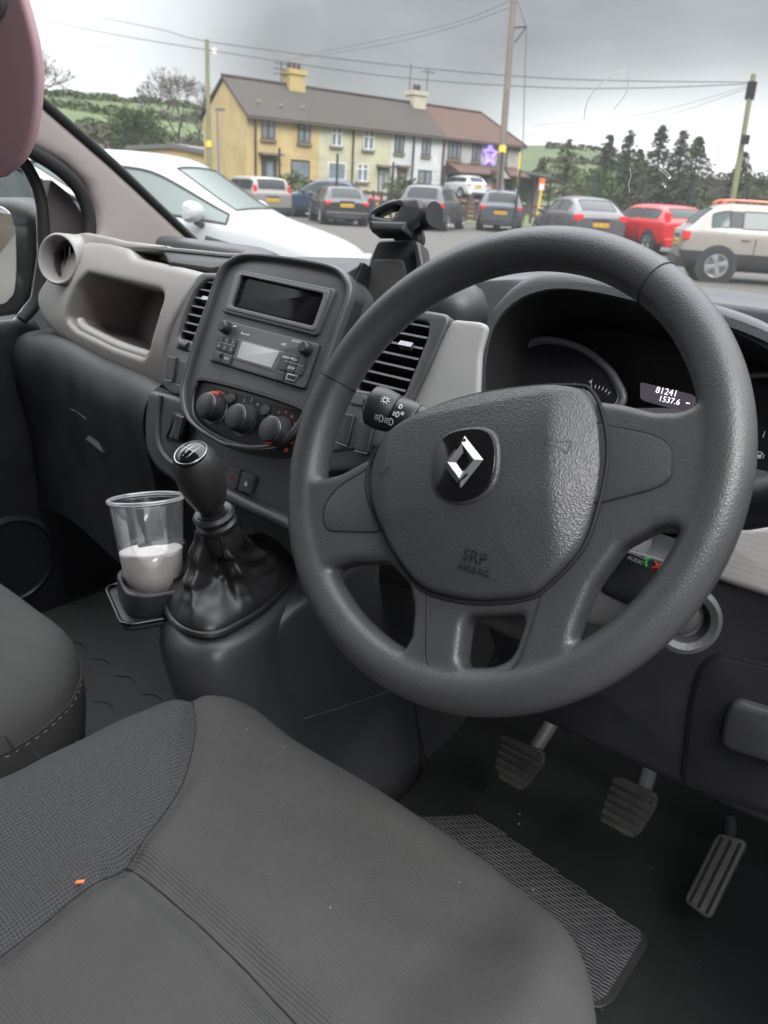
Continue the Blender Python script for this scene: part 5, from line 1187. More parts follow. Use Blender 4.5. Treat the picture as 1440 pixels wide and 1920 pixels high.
for i in range(4):
    u0, u1 = us[i], us[i+1]
    h_ = thing('terraced_house', names[i], 'house', hp2((u0+u1)/2, HD/2, GZ)); houses.append(h_)
    w_ = MB(); v = [hp2(u0, 0, GZ), hp2(u1, 0, GZ), hp2(u1, HD, GZ), hp2(u0, HD, GZ), hp2(u0, 0, ZE), hp2(u1, 0, ZE), hp2(u1, HD, ZE), hp2(u0, HD, ZE)]
    fcs = [(0, 1, 5, 4), (1, 2, 6, 5), (2, 3, 7, 6), (3, 0, 4, 7)]
    if i == 0: v.append(hp2(0, HD/2, ZR-.10)); fcs.append((4, 7, 8))
    if i == 3: pass
    w_.add(v, fcs); w_.build('wall', wallm[i], h_, smooth=False)
    ov = .28; zo = ZE-.06
    e0 = u0-(.12 if i == 0 else 0); 
    rd0 = e0; rd1 = u1; a1 = u1+(.25 if i == 3 else 0)
    if i == 2: rd1 = u1
    hipx = 2.4 if i == 3 else 0
    T = .14
    rv_ = []
    for dz in (0, T): rv_ += [hp2(e0, -ov, zo+dz), hp2(a1, -ov, zo+dz), hp2(a1-hipx, HD/2, ZR+dz), hp2(rd0, HD/2, ZR+dz), hp2(a1, HD+ov, zo+dz), hp2(e0, HD+ov, zo+dz)]
    f = []
    for o_ in (0, 6): f += [(o_, o_+1, o_+2, o_+3), (o_+3, o_+2, o_+4, o_+5), (o_+1, o_+4, o_+2)]
    f += [(0, 1, 7, 6), (0, 6, 9, 3), (3, 9, 11, 5), (1, 4, 10, 7), (4, 5, 11, 10)]
    rf = MB().add(rv_, f).build('roof', roofm[1 if i == 3 else 0], h_, smooth=False)
    MB().add(*tube([hp2(e0, -ov-.04, zo), hp2(a1, -ov-.04, zo)], .055, 8)).build('gutter', DPIPE, h_)
    MB().add(*tube([hp2(e0, HD/2, ZR+.16), hp2(a1-hipx, HD/2, ZR+.16)], .10, 8)).build('ridge_tiles', roofm[1 if i == 3 else 0], rf)
    if i == 3: MB().add(*tube([hp2(a1-hipx, HD/2, ZR+.14), hp2(a1, -ov, zo+.14)], .08, 8)).build('ridge_tiles', roofm[1], rf)
# slanting join where the russet tiles begin
def win(i, x0, y0, x1, y1, frm, kind='window', bars=(.5,), top=.0):
    a0, b0 = HW.px(x0, y1); a1, b1 = HW.px(x1, y0)
    fr = HW
    loop = rect(a0, b0, a1, b1); t = .07
    holes = []; cuts = [0]+list(bars)+[1]
    for c0, c1 in zip(cuts, cuts[1:]):
        xa, xb = a0+(a1-a0)*c0+t/2+.02, a0+(a1-a0)*c1-t/2-.02
        holes.append(rect(xa, b0+t, xb, b1-t-(b1-b0)*top)); 
        if top: holes.append(rect(xa, b1-(b1-b0)*top, xb, b1-t))
    w_ = prism(kind, fr, [loop]+holes, -.05, .07, 0, frm, houses[i], smooth=False)
    prism('pane', fr, [rect(a0+.02, b0+.02, a1-.02, b1-.02)], -.04, .03, 0, PANE, w_, smooth=False)
    prism('sill', fr, [rect(a0-.08, b0-.14, a1+.08, b0-.003)], -.02, .14, 0, SILL, w_, smooth=False)
def door_(i, x0, y0, x1, y1, m_):
    a0, b0 = HW.px(x0, y1); a1, b1 = HW.px(x1, y0); b0 = GZ+.1
    d_ = prism('door', HW, [rect(a0, b0, a1, b1)], -.05, .05, 0, WFR, houses[i], smooth=False)
    prism('door_leaf', HW, [rect(a0+.08, b0, a1-.08, b1-.08)], 0, .07, 0, m_, d_, smooth=False); prism('door_glass', HW, [rect(a0+(a1-a0)*.3, b0+1.2, a0+(a1-a0)*.7, b1-.3)], .0, .075, 0, PANE, d_, smooth=False)
    prism('canopy', HW, [rect(a0-.2, b1+.05, a1+.2, b1+.18)], -.02, .5, 0, SILL, d_, smooth=False)
TEAK = mat('teak_door', (.20, .085, .04), .5); GRN = mat('dark_door', (.05, .055, .06), .5)
for q in ((490, 224, 515, 260), (558, 232, 582, 267)): win(0, *q, WFR, top=.3)
win(0, 545, 301, 580, 334, WFR, bars=()); door_(0, 490, 294, 519, 330, GRN)
for q in ((620, 240, 641, 273), (680, 246, 701, 280)): win(1, *q, WFW, top=.3)
win(1, 614, 306, 648, 336, WFW); win(1, 668, 308, 690, 340, WFW, top=.25); door_(1, 708, 316, 728, 350, mat('pale_door', (.35, .35, .34), .5))
for q in ((739, 254, 758, 286), (790, 260, 808, 291)): win(2, *q, WFR, top=.0)
win(2, 783, 320, 809, 345, WFR, bars=(.5,)); door_(2, 744, 316, 763, 345, TEAK)
for q in ((839, 266, 865, 298), (884, 271, 902, 302), (932, 277, 952, 305)): win(3, *q, WFR, bars=(.33, .66) if q[0] == 839 else (.5,), top=0)
for i, x in ((0, 478), (1, 660), (2, 773), (2, 829)):
    a, _ = HW.px(x, 300); MB().add(*tube([HW.w(a, GZ+.1, .09), HW.w(a, ZE-.1, .09)], .06, 8)).build('drain_pipe', DPIPE, houses[i])
# russet porch roof and porch
a0 = HW.px(835, 320)[0]; a1 = HW.px(965, 330)[0]
zt = HW.px(850, 304)[1]; zb_ = HW.px(850, 322)[1]
v = [HW.w(a0, zt, .0), HW.w(a1, zt, .0), HW.w(a1+.1, zb_, 1.5), HW.w(a0-.1, zb_, 1.5), HW.w(a0, zb_-.12, .0), HW.w(a1, zb_-.12, .0), HW.w(a1+.1, zb_-.12, 1.5), HW.w(a0-.1, zb_-.12, 1.5)]
po = MB().add(v, [(0, 1, 2, 3), (7, 6, 5, 4), (3, 2, 6, 7), (0, 3, 7, 4), (1, 5, 6, 2)]).build('porch_roof', roofm[1], houses[3], smooth=False)
g0, g1 = HW.px(886, 330)[0], HW.px(925, 330)[0]; gm = (g0+g1)/2
prism('porch_gable', HW, [[(g0, zb_-.25), (g1, zb_-.25), (gm, zt+.05)]], 1.3, 1.9, 0, roofm[1], houses[3], smooth=False)
prism('porch_gable_face', HW, [[(g0+.35, zb_-.22), (g1-.35, zb_-.22), (gm, zt-.28)]], 1.85, 1.93, 0, wallm[3], houses[3], smooth=False)
prism('porch', HW, [rect(g0+.25, GZ, g1-.25, zb_-.2)], .0, 1.4, 0, wallm[3], houses[3], smooth=False)
prism('porch_door', HW, [rect(gm-.45, GZ+.1, gm+.45, zb_-.35)], 1.3, 1.45, 0, TEAK, houses[3], smooth=False)
for a_, b_ in ((a0+.3, g0-.2), (g1+.2, a1-.3)):
    f_ = prism('window', HW, [rect(a_, 1.0, b_, zb_-.25)], -.02, .08, 0, WFR, houses[3], smooth=False)
    prism('pane', HW, [rect(a_+.1, 1.1, b_-.1, zb_-.33)], 0, .09, 0, PANE, f_, smooth=False)
# lit star on the wall
sa, sb = HW.px(916, 290); RS = 1.0*abs(HW.px(928, 290)[0]-HW.px(904, 290)[0])/2
stars = [(sa+RS*(1 if k % 2 == 0 else .45)*sin(k*pi/5), sb+RS*1.15*(1 if k % 2 == 0 else .45)*cos(k*pi/5)) for k in range(10)]
stx = thing('star_light', 'blue-violet lit star hanging on the grey house wall', 'star light', HW.w(sa, sb, .1))
MB().add(*tube([HW.w(*p, .12) for p in stars], .10, 8, True)).build('star_tube', mat('star_glow', (.2, .15, .8), .4, var=0, emit=(.33, .22, 1.0, 1.15)), stx)
# chimneys
def chimney(hi, x, ytop, w, d, m_, pots, lab=None):
    fr = Fr(hp2(0, HD/2, 0), hu, hn); a, zt_ = fr.px(x, ytop)
    c_ = MB().add(*obox(Fr(hp2(a, HD/2, 0), hu, hn), -w/2, w/2, ZR-1.0, zt_, -d/2, d/2)).build('chimney', m_, houses[hi], smooth=False)
    MB().add(*obox(Fr(hp2(a, HD/2, 0), hu, hn), -w/2-.07, w/2+.07, zt_-.25, zt_+.03, -d/2-.07, d/2+.07)).build('chimney_cap', m_, c_, smooth=False)
    for k in range(pots): MB().add(*lathe([(.13, 0), (.12, .35), (.15, .38), (.1, .42)], hp2(a+(k-(pots-1)/2)*.36, HD/2, zt_+.03), (0, 0, 1), 14)).build('chimney_pot', WFR, c_)
    return a, zt_
ch1 = chimney(0, 551, 132, 1.15, .9, mat('chimney_yellow', (.40, .30, .12), .9, **RND), 3)
ch2c = chimney(2, 781, 172, 1.15, .9, mat('chimney_cream', (.42, .39, .31), .9, **RND), 2)
def aerial(a, d, z0, z1, lab, yagi=True, up=0):
    r_ = thing('tv_aerial', lab, 'aerial', hp2(a, d, z0)); MB().add(*tube([hp2(a, d, z0), hp2(a, d, z1)], .028, 6)).build('mast', GAP, r_)
    if yagi:
        for k in range(3):
            b0 = hp2(a-.5, d, z1-.15-.28*k*up); MB().add(*tube([b0, b0+hu*1.1], .018, 5)).build('boom', GAP, r_)
            for j in range(5): c_ = b0+hu*(.05+.24*j); MB().add(*tube([c_-hn*.25+np.array((0, 0, -.05)), c_+hn*.25], .012, 4)).build('element', GAP, r_)
            if not up: break
fr = Fr(hp2(0, HD/2, 0), hu, hn)
aerial(fr.px(527, 140)[0], HD/2, ZR-.3, fr.px(527, 114)[1], 'aerial with stacked bars left of the yellow chimney', True, 1)
aerial(fr.px(775, 140)[0], HD/2+.3, ZR, fr.px(775, 118)[1], 'plain thin mast just left of the cream chimney', False)
aerial(fr.px(802, 140)[0], HD/2, ZR, fr.px(803, 130)[1], 'aerial with crossbar right of the cream chimney')
# roof vents
for x, y in ((484, 194), (526, 201), (567, 205)):
    rp = hp(x, y, hp2(0, -.28, ZE+.08), np.cross(hu, hp2(0, HD/2, ZR)-hp2(0, -.28, ZE))); MB().add(*lathe([(.14, -.05), (.14, .12), (.08, .16), (0, .17)], rp, (0, 0, 1), 12)).build('roof_vent', GRY, houses[0])
# low outbuilding left of the terrace
ob = thing('outbuilding', 'low yellow outbuilding left of the terrace', 'outbuilding', at(330, 290, 50))
OB = Fr(at(330, 300, 52)*np.array((1, 1, 0)), _rt*.97-_fh*.25, -_fh*.97-_rt*.25)
q = OB.pl([(247, 282), (325, 277), (386, 290)]); 
prism('wall', OB, [[(q[0][0], GZ), (q[2][0], GZ), (q[2][0], q[2][1]), (q[1][0], q[1][1]), (q[0][0], q[0][1])]], -5, 0, 0, wallm[0], ob, smooth=False)
prism('roof_edge', OB, [[(q[0][0]-.3, q[0][1]), (q[1][0], q[1][1]), (q[2][0], q[2][1]), (q[2][0], q[2][1]+.25), (q[1][0], q[1][1]+.25), (q[0][0]-.3, q[0][1]+.25)]], -5.2, .2, 0, GRY, ob, smooth=False)
prism('shutter', OB, [rect(q[0][0]+.1, GZ, q[1][0]-.1, q[0][1]-.35)], -.1, .05, 0, SILL, ob, smooth=False)
# shed right of the terrace
sd = thing('lean_to_shed', 'grey open sided lean-to right of the grey house', 'shed', at(1000, 345, 62))
SDF = Fr(at(1000, 345, 62)*np.array((1, 1, 0)), _rt, -_fh); q = SDF.pl([(972, 318), (1035, 328), (1035, 355), (972, 355)])
prism('shed_roof', SDF, [[q[0], q[1], (q[1][0], q[1][1]-.2), (q[0][0], q[0][1]-.2)]], -4, 0, 0, GRY, sd, smooth=False)
prism('shed_wall', SDF, [[(q[0][0], GZ), (q[1][0], GZ), (q[1][0], q[1][1]-.2), (q[0][0], q[0][1]-.2)]], -4, -3.8, 0, mat('shed_grey', (.2, .2, .2), .8), sd, smooth=False)
for k in range(3): MB().add(*tube([SDF.w(q[0][0]+(q[1][0]-q[0][0])*k/2*.98+.05, GZ, -.1), SDF.w(q[0][0]+(q[1][0]-q[0][0])*k/2*.98+.05, q[0][1]+(q[1][1]-q[0][1])*k/2-.1, -.1)], .07, 6)).build('shed_post', GAP, sd)

# ------------------------------------------------------------------ poles and wires
WOOD = mat('pole_wood', (.13, .105, .085), .85, bump='noise', scale=20, strength=.5, dist=.01, vscale=3, var=.25); WOODG = mat('pole_wood_green', (.13, .13, .07), .85, vscale=3, var=.25)
YB = mat('yellow_band', (.60, .40, .03), .6); WIRE = mat('wire', (.03, .03, .03), .6, var=0)
def pole(label, xb, yb, xt, yt, d, r0, r1, m, band=None):
    b_ = at(xb, yb, d); b_ = np.array((b_[0], b_[1], GZ))
    t = at(xt, yt, d); r_ = thing('utility_pole', label, 'utility pole', b_)
    MB().add(*tube([b_+(t-b_)*q for q in np.linspace(0, 1, 7)], list(np.linspace(r0, r1, 7)), 14)).build('pole_shaft', m, r_)
    if band:
        c_ = at(*band, d); ax = (t-b_)/np.linalg.norm(t-b_); f_ = float((c_-b_)@ax)/np.linalg.norm(t-b_); c_ = b_+(t-b_)*f_; rr = r0+(r1-r0)*f_+.012; MB().add(*tube([c_-ax*.16, c_+ax*.16], rr+.01, 14)).build('warning_band', YB, r_)
    return r_, b_, t
pA, bA, tA = pole('slim greenish wooden pole at the yellow gable', 392, 320, 388, 75, 44, .14, .11, WOODG, (391, 266))
pB, bB, tB = pole('thick brown wooden pole in front of the grey house', 938, 356, 966, -40, 36, .16, .125, WOOD, (945, 275))
pC, bC, tC = pole('leaning wooden pole far right above the red car', 1374, 385, 1413, 140, 38, .145, .11, WOODG)
MB().add(*box(tA+(np.array((.25, .2, -.5))), (.25, .25, .3))).build('insulators', WHT, pA)
MB().add(*box(at(1408, 170, 38), (.34, .3, .75))).build('junction_box', GAP, pC); MB().add(*box(at(1398, 262, 37.8), (.3, .2, .4))).build('junction_box', GAP, pC)
MB().add(*tube([at(964, 52, 36), at(987, 50, 36)], .035, 6)).build('stay_bracket', GAP, pB); MB().add(*tube([at(965, 80, 36), at(987, 50, 36)], .03, 6)).build('stay_bracket', GAP, pB)
MB().add(*tube([at(969, 0, 36), at(987, 50, 36), at(980, 290, 36)], .018, 6)).build('stay_wire', WIRE, pB)
MB().add(*tube([at(936, 360, 35.8), at(942, 285, 35.8)], .06, 8)).build('cable_guard', GAP, pB)
def wire(label, pts, r=.016):
    o = MB().add(*tube(cr([at(*p) for p in pts], 8, False), r, 5)).build('overhead_wire', WIRE); tag(o, label, 'wire', 'overhead wires')
wire('upper overhead wire sagging from the slim left pole to the right pole', [(190, 33, 70), (300, 55, 55), (391, 78, 44), (720, 120, 40), (1000, 145, 38), (1200, 152, 38), (1411, 154, 38)], .020)
wire('lower overhead wire sagging from the slim left pole to the right pole', [(95, 40, 70), (200, 62, 58), (391, 94, 44), (720, 142, 40), (1000, 163, 38), (1200, 165, 38), (1410, 157, 38)], .020)
wire('thin wire from the top of the thick pole off to the left', [(560, 105, 60), (720, 74, 48), (860, 40, 40), (960, 0, 36)], .013)
wire('second thin wire from the thick pole, just below the first', [(540, 112, 60), (720, 84, 48), (860, 48, 40), (962, 12, 36)], .013)
wire('faint wire dropping left from the right pole', [(1000, 235, 60), (1200, 215, 46), (1408, 160, 38)], .010)
wire('lowest faint wire dropping left from the right pole', [(985, 255, 60), (1180, 235, 46), (1408, 164, 38)], .010)
# street lamp by the gable
lmp = thing('street_lamp', 'thin grey street lamp before the yellow gable', 'street lamp', at(411, 325, 42))
b_ = at(411, 325, 42); b_[2] = GZ; t = at(407, 207, 42); MB().add(*tube([b_, t], [.07, .05], 10)).build('lamp_post', GRY, lmp); MB().add(*box(t+np.array((.12, .1, .04)), (.5, .22, .12))).build('lamp_head', GRY, lmp)
# posts of the mesh fence, signs
FP = mat('fence_green', (.02, .028, .03), .6)
fpx = [(524, 277, 318, 33), (633, 288, 340, 33), (738, 304, 352, 33), (834, 310, 360, 33), (975, 318, 372, 33), (1117, 330, 386, 33), (1212, 335, 395, 33), (1303, 335, 397, 33), (1399, 340, 400, 33)]
fn = thing('mesh_fence', 'dark green mesh fence with thin posts along the back of the car park', 'fence', at(834, 360, 33))
prev = None
for x, y0, y1, d in fpx:
    t = at(x, y0, d); b_ = np.array((t[0], t[1], GZ)); MB().add(*tube([b_, t], .05, 6)).build('fence_post', FP, fn)
    if prev is not None:
        q = MB()
        for k in range(7):
            f0 = .12+k*.13; q.add(*tube([prev[0]+(prev[1]-prev[0])*f0, b_+(t-b_)*f0], .0035, 4))
        q.build('mesh_panel', FP, fn)
    prev = (b_, t)
BRN = mat('fence_brown', (.085, .04, .028), .8, vscale=3, var=.2)
def railfence(label, x0, x1, d0, d1, hgt, n, rails):
    r_ = thing('timber_fence', label, 'fence', np.array((*at((x0+x1)/2, 370, (d0+d1)/2)[:2], GZ)))
    A_, B_ = at(x0, 360, d0), at(x1, 366, d1); A_[2] = B_[2] = GZ
    for k in range(n): c_ = A_+(B_-A_)*k/(n-1); MB().add(*box(c_+np.array((0, 0, hgt/2)), (.12, .12, hgt))).build('fence_post', BRN, r_)
    for z in rails:
        u = (B_-A_)/np.linalg.norm(B_-A_); fr = Fr((A_+B_)/2+np.array((0, 0, z)), u, np.cross(u, (0, 0, 1))); l_ = np.linalg.norm(B_-A_)/2
        MB().add(*obox(fr, -l_, l_, -.085, .085, -.02, .02)).build('fence_rail', BRN, r_)
railfence('brown ranch fence below the white and cream houses', 672, 745, 46, 44, 1.25, 6, (.35, .7, 1.1))
railfence('brown boarded ranch fence behind the slate blue car', 840, 985, 42, 44, 1.15, 9, (.2, .42, .64, .86, 1.06))
railfence('pale post and rail fence behind the grey crossover', 1000, 1300, 44, 48, 1.0, 12, (.45, .9))
sg = thing('bus_stop_sign', 'orange and white sign on a yellow post right of the grey house', 'sign', np.array((*at(1013, 370, 34)[:2], GZ)))
b_ = at(1009, 372, 34); b_[2] = GZ; t = at(1018, 338, 34); MB().add(*tube([b_, t], .05, 8)).build('sign_post', YB, sg)
SG = Fr(at(1016, 346, 34), _rt, -_fh); prism('sign_plate', SG, [rect(-.12, -.24, .12, .24)], -.02, .02, 0, mat('sign_orange', (.62, .16, .03), .5, var=0), sg, smooth=False); prism('sign_panel', SG, [rect(-.09, -.20, .09, .02)], .0, .025, 0, WHT, sg, smooth=False)
yp = thing('yellow_marker_post', 'tall thin yellow post at the corner of the grey house', 'post', np.array((*at(972, 365, 40)[:2], GZ)))
MB().add(*tube([np.array((*at(972, 365, 40)[:2], GZ)), at(975, 285, 40)], .045, 8)).build('post_shaft', YB, yp)
# kerb, verge, wall of the lot
GRS = mat('grass', (.065, .10, .022), .95, bump='noise', scale=8, strength=.8, dist=.1, var=.45, vscale=.35); GRS2 = mat('rough_grass', (.115, .105, .055), .95, bump='noise', scale=8, strength=.8, dist=.1, var=.4, vscale=.3)
c0, c1 = at(560, 360, 40), at(1500, 398, 46)
vu_ = np.array((c1[0]-c0[0], c1[1]-c0[1], 0)); vl = np.linalg.norm(vu_); vu_ /= vl; vp_ = np.array((-vu_[1], vu_[0], 0)); vp_ = vp_ if vp_@_fh > 0 else -vp_
C0 = np.array((c0[0], c0[1], 0))
def strip(name, a0, a1, d0, d1, z, m_, nseg=40):
    me = MB(); xs = np.linspace(a0, a1, nseg); me.add([tuple(C0+vu_*a+vp_*d+np.array((0, 0, z+(.0 if d == d0 else .0)))) for d in (d0, d1) for a in xs], [(i, i+1, nseg+i+1, nseg+i) for i in range(nseg-1)])
    return tag(me.build(name, m_), kind='structure')
strip('verge', -30, vl+60, -3.0, -1.0, GZ+.03, GRS2); kb = MB().add(*obox(Fr(C0-vp_*3.1, vu_, -vp_), -30, vl+60, GZ, GZ+.13, -.12, .0)).build('kerb', mat('kerb_concrete', (.22, .21, .19), .9)); tag(kb, kind='structure')
strip('grass_verge', 8, vl+80, -1.0, 40, GZ+.06, GRS)
strip('front_gardens', -30, 8, -1.0, 20, GZ+.05, GRS2)

# ------------------------------------------------------------------ hills
def hill(name, x0, x1, prof, d0, d1, m, n=60, k=26):
    """prof: skyline (pixel x -> elevation px above the horizon) gives how high the land rises at distance d1"""
    xs = np.linspace(x0, x1, n); V = []
    for i, x in enumerate(xs):
        th = vdir(x); top = np.interp(x, [p[0] for p in prof], [p[1] for p in prof]); hz = 350+.0577*(x-720); zt = .84*(hz-top)/FPX*d1
        for j in range(k):
            t = j/(k-1); d = d0+(d1-d0)*t; cz_ = sstep(t)**.9*zt*(d/d1)**.2; cz_ += .25*sin(.13*d+2*sin(x*.013))*t
            V.append((cos(th)*d, sin(th)*d, GZ+.04+cz_))
    b_ = MB().add(V, [(i*k+j, i*k+j+1, (i+1)*k+j+1, (i+1)*k+j) for i in range(n-1) for j in range(k-1)])
    return tag(b_.build(name, m, angle=180), kind='structure'), xs, d0, d1, prof
FLD = mat('hill_fields', (.052, .072, .026), .95, var=.6, vscale=.035, bump='noise', scale=.5, strength=.5, dist=.5)
hillA, *_ = hill('hill', -500, 470, [(-500, 170), (80, 178), (200, 186), (300, 192), (400, 205), (470, 230)], 75, 240, FLD)
hillB, *_ = hill('hill', 900, 2000, [(900, 262), (960, 262), (1060, 272), (1140, 300), (1230, 330), (1440, 345), (2000, 330)], 78, 230, FLD)
def hill_z(x, d, prof, d0, d1):
    t = (d-d0)/(d1-d0); hz = 350+.0577*(x-720); zt = (hz-np.interp(x, [p[0] for p in prof], [p[1] for p in prof]))/FPX*d1*.84
    return GZ+.04+sstep(t)**.9*zt*(d/d1)**.2
LF = [mat('leaf_dark', (.056, .066, .036), .8, var=.35, vscale=.7), mat('leaf_mid', (.055, .085, .028), .8, var=.35, vscale=.7), mat('leaf_olive', (.080, .080, .045), .85, var=.35, vscale=.7), mat('twig_brown', (.105, .088, .070), .9, var=.3, vscale=.7)]
def leafmesh(pts, size, rg):
    n = len(pts); a = np.random.default_rng(rg); P = np.asarray(pts, float)
    u = a.normal(size=(n, 3)); u /= np.linalg.norm(u, axis=1)[:, None]; v = a.normal(size=(n, 3)); v = np.cross(u, v); v /= np.linalg.norm(v, axis=1)[:, None]
    s = (size*(.5+a.random(n)))[:, None]; V = np.stack([P+u*s, P+v*s*.6, P-u*s, P-v*s*.6], 1).reshape(-1, 3)
    m_ = bpy.data.meshes.new('leaves'); m_.from_pydata(V.tolist(), [], [(4*i, 4*i+1, 4*i+2, 4*i+3) for i in range(n)]); m_.update(); return m_
PA_ = [(-500, 170), (80, 178), (200, 186), (300, 192), (400, 205), (470, 230)]; PB_ = [(900, 262), (960, 262), (1060, 272), (1140, 300), (1230, 330), (1440, 345), (2000, 330)]
# hedgerows and far thickets on the slopes, one mass each
def hedges(label, x0, x1, prof, d0, d1, rows, n, m_, sz, sd, hh):
    a = np.random.default_rng(sd); pts = []
    for r0 in rows:
        for q in range(n):
            x = x0+(x1-x0)*a.random(); d = d0+(d1-d0)*(r0+.03*sin(x*.02+r0*9)+.008*a.normal()); th = vdir(x)
            pts.append((cos(th)*d, sin(th)*d, hill_z(x, d, prof, d0, d1)+hh*a.random()*(.5+.5*abs(sin(x*.05+r0*20)))))
    o = link('hedgerows', leafmesh(pts, sz, sd), m_, smooth=False); tag(o, label, 'hedgerow', kind='stuff')
hedges('dark hedgerows crossing the left hillside', -300, 460, PA_, 75, 240, (.30, .42, .6, .8, .97), 3600, LF[1], .36, 3, 1.5)
hedges('brown winter thicket along the foot of the left hill', -300, 440, PA_, 75, 240, (.04, .10, .17), 6000, LF[3], .26, 4, 3.6)
hedges('dark hedges and copses on the right hillside', 960, 1900, PB_, 78, 230, (.35, .55, .75, .97), 3600, LF[0], .30, 5, 1.2)
hedges('olive undergrowth along the foot of the right hill', 1000, 1900, PB_, 78, 230, (.02, .08, .15, .24), 5200, LF[2], .26, 6, 1.6)
BARK = mat('bark', (.055, .045, .036), .9)
def conifer(label, x, ytop, d, wid, m_=0, seed=1, bare=.12, n=2600):
    th = vdir(x); s = 1/ (1); b_ = at(x, 370, d); b_ = np.array((b_[0], b_[1], GZ)); H_ = at(x, ytop, d)[2]-GZ; r_ = thing('conifer_tree', label, 'tree', b_)
    a = np.random.default_rng(seed); MB().add(*tube([b_, b_+np.array((.1, 0, H_*.5)), b_+np.array((0, 0, H_))], [.022*H_, .014*H_, .003*H_], 8)).build('trunk', BARK, r_)
    pts = []; z = bare*H_; rg_ = random.Random(seed)
    while z < H_*.985:
        t = z/H_; m__ = rg_.choice((5, 6, 7, 8)); ph0 = rg_.random()*6.3; z += max(.16, .055*H_*(1-.55*t))*rg_.uniform(.7, 1.25)
        for q in range(m__):
            if rg_.random() < .24: continue
            ph = ph0+q*2*pi/m__+rg_.gauss(0, .2); ln = wid*(1-t)**.85*rg_.uniform(.55, 1.15)+.12; np_ = int(12+20*ln); f = a.random(np_)**.75; up_ = rg_.uniform(-.05, .25)
            wv = .05+.13*ln*f*(1.15-f)
            P_ = np.stack([np.cos(ph)*ln*f, np.sin(ph)*ln*f, up_*ln*f-.28*ln*f*f+z], 1)+a.normal(size=(np_, 3))*np.stack([wv, wv, .35*wv+.02], 1)
            pts += list(b_+P_)
    link('crown', leafmesh(pts, .075+.003*H_, seed), LF[m_], r_, smooth=False); return r_
GC = 'conifers beyond the car park'
for i, (x, yt, d, wd, lab) in enumerate([(1165, 248, 62, 1.9, 'slender conifer, third from the right in the dark row'), (1128, 257, 64, 2.4, 'bushy conifer at the left end of the dark row'), (1222, 240, 60, 2.6, 'tallest broad conifer of the dark row'), (1262, 250, 60, 2.2, 'conifer just right of the tallest one'), (1292, 262, 58, 2.9, 'wide conifer at the right end of the dark row'), (1188, 285, 64, 1.5, 'small conifer squeezed left of the tallest one'), (1382, 288, 60, 2.3, 'lone conifer behind the leaning pole'), (1055, 265, 80, 4.2, 'rounded olive evergreen right of the terrace'), (1010, 298, 84, 2.6, 'low olive evergreen beside the lean-to')]):
    conifer(lab, x, yt, d, wd, 2 if x in (1055, 1010) else 0, 20+i, n=6500)['group'] = GC
def baretree(label, x, ytop, d, seed, spread=.42, lv=6, twig=True):
    b_ = at(x, 330, d); b_ = np.array((b_[0], b_[1], GZ)); H_ = at(x, ytop, d)[2]-GZ; r_ = thing('bare_tree', label, 'tree', b_); rg = random.Random(seed)
    br = MB(); tips = []
    def grow(p, dr, ln, r, l):
        q = p+dr*ln; br.add(*tube([p, (p+q)/2+np.array([rg.gauss(0, .03*ln) for _ in range(3)]), q], [r, r*.85, r*.65], 5 if l > 2 else 4)); 
        if l == 0: tips.append(q); return
        for k in range(3 if l > 1 else 2):
            v = dr+np.array([rg.gauss(0, spread) for _ in range(3)])+np.array((0, 0, .16)); v /= np.linalg.norm(v); grow(q, v, ln*rg.uniform(.62, .84), max(r*.62, .016), l-1)
    MB().add(*tube([b_, b_+np.array((0, 0, H_*.22))], [H_*.02, H_*.015], 8)).build('trunk', BARK, r_)
    grow(b_+np.array((0, 0, H_*.22)), np.array((0, 0, 1.0)), H_*.24, H_*.016, lv)
    br.build('branches', mat('twigs', (.075, .064, .052), .9), r_); return r_
baretree('spreading bare tree left of the yellow gable', 338, 142, 70, 11, .5, 7)
baretree('bare tree beside the visor at the left', 78, 95, 55, 12)
baretree('thin bare tree behind the low outbuilding', 372, 190, 78, 14, lv=5)
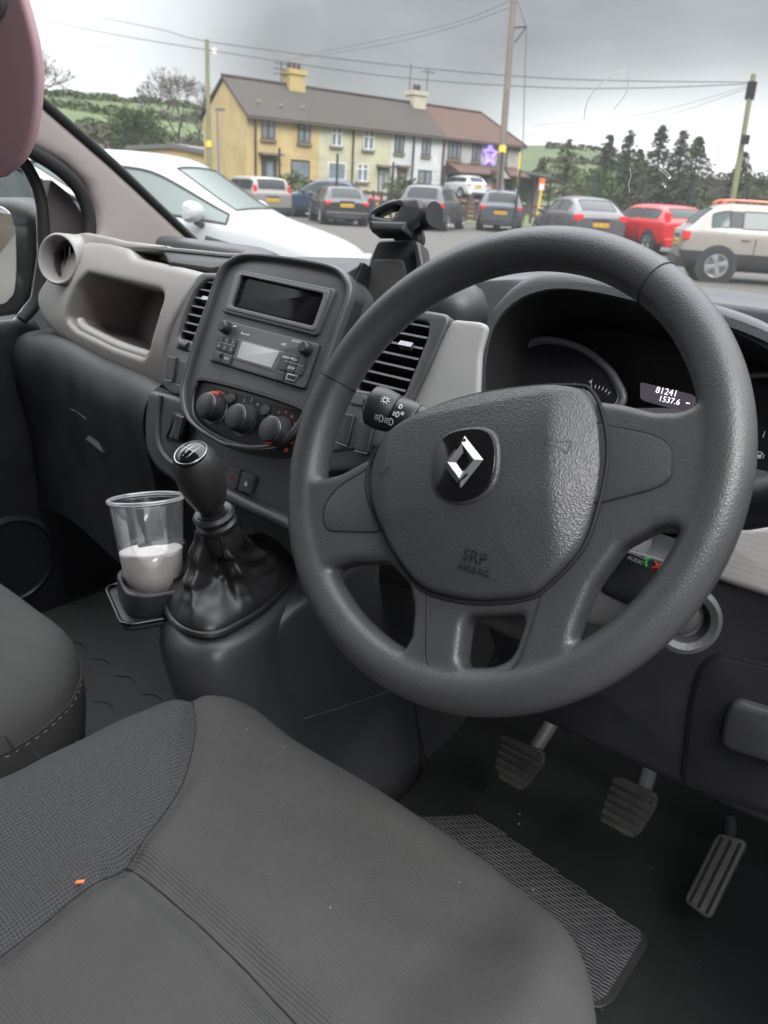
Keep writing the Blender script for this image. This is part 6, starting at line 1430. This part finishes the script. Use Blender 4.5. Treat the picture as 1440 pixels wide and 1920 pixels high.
def bush(label, x, y, d, w, h, m_, seed, n=1500, cat='bush'):
    b_ = at(x, y, d); b_ = np.array((b_[0], b_[1], max(GZ, b_[2]-h/2))) ; a = np.random.default_rng(seed); r_ = thing('bush', label, cat, b_)
    q = a.normal(size=(n, 3)); q /= np.linalg.norm(q, axis=1)[:, None]; rr = (a.random(n)**.45)[:, None]; lump = 1+.25*np.sin(q[:, :1]*7+seed)*np.cos(q[:, 1:2]*6+q[:, 2:]*5)
    P_ = b_+np.array((0, 0, h/2))+q*rr*lump*np.array((w/2, w/2, h/2))
    link('foliage', leafmesh(P_, .07+.012*h, seed), LF[m_], r_, smooth=False)
    MB().add(*tube([b_-np.array((0, 0, max(0, b_[2]-GZ))), b_+np.array((0, 0, h*.6))], [.10, .04], 6)).build('stems', BARK, r_)
bush('round green bush on the slope left of the bare tree', 255, 250, 72, 5.0, 4.2, 1, 31, 5200)
bush('olive scrub beside the green bush', 185, 268, 74, 6, 3, 3, 32, 3600)
bush('bright green shrub below the conifers', 1115, 345, 60, 3.4, 2.2, 1, 33)
bush('low garden shrub before the yellow house', 548, 345, 44, 2.2, 1.2, 1, 34, 800)
bush('small shrub at the white house fence', 752, 352, 44, 1.8, 1.1, 1, 35, 700)
for i, (x, w_) in enumerate(((1345, 6), (1420, 7), (1490, 8), (1250, 5), (1180, 5))):
    bush(['dark hedge tree just left of the leaning pole', 'dark hedge tree at the right edge', 'dark hedge tree beyond the right edge', 'low dark thicket under the tallest conifer', 'low dark thicket under the small conifer'][i], x, 352, 66+i, w_, 2.3, 0 if i % 2 else 2, 40+i, 3200)
# far white cottages on the left hill
for i, (x, y, w_) in enumerate(((128, 190, 6), (172, 190, 8), (195, 191, 4))):
    c_ = at(x, y, 225); h_ = thing('hill_cottage', ['white cottage at the left end on the hilltop', 'long white cottage in the middle on the hilltop', 'tiny white shed on the hilltop right of the long cottage'][i], 'cottage', c_-np.array((0, 0, 1.5)), 0, 'cottages on the hilltop'); fr = Fr(c_, _rt, -_fh)
    MB().add(*obox(fr, -w_/2, w_/2, -3.2, .4, -4, 0)).build('wall', wallm[2], h_, smooth=False)
    prism('roof', Fr(c_, -_fh, -_rt), [[(-.3, .4), (4.3, .4), (2, 2.2)]], -w_/2-.2, w_/2+.2, 0, GRY, h_, smooth=False)
# boundary behind the van, seen in the mirror
bw = thing('boundary_fence', 'weathered board fence behind the van seen in the door mirror', 'fence', (-14, -12, GZ))
for k in range(16):
    MB().add(*box((-22+k*1.5, -13+.2*k, GZ+.85), (1.46, .08, 1.7))).build('fence_panel', SILL, bw, smooth=False)
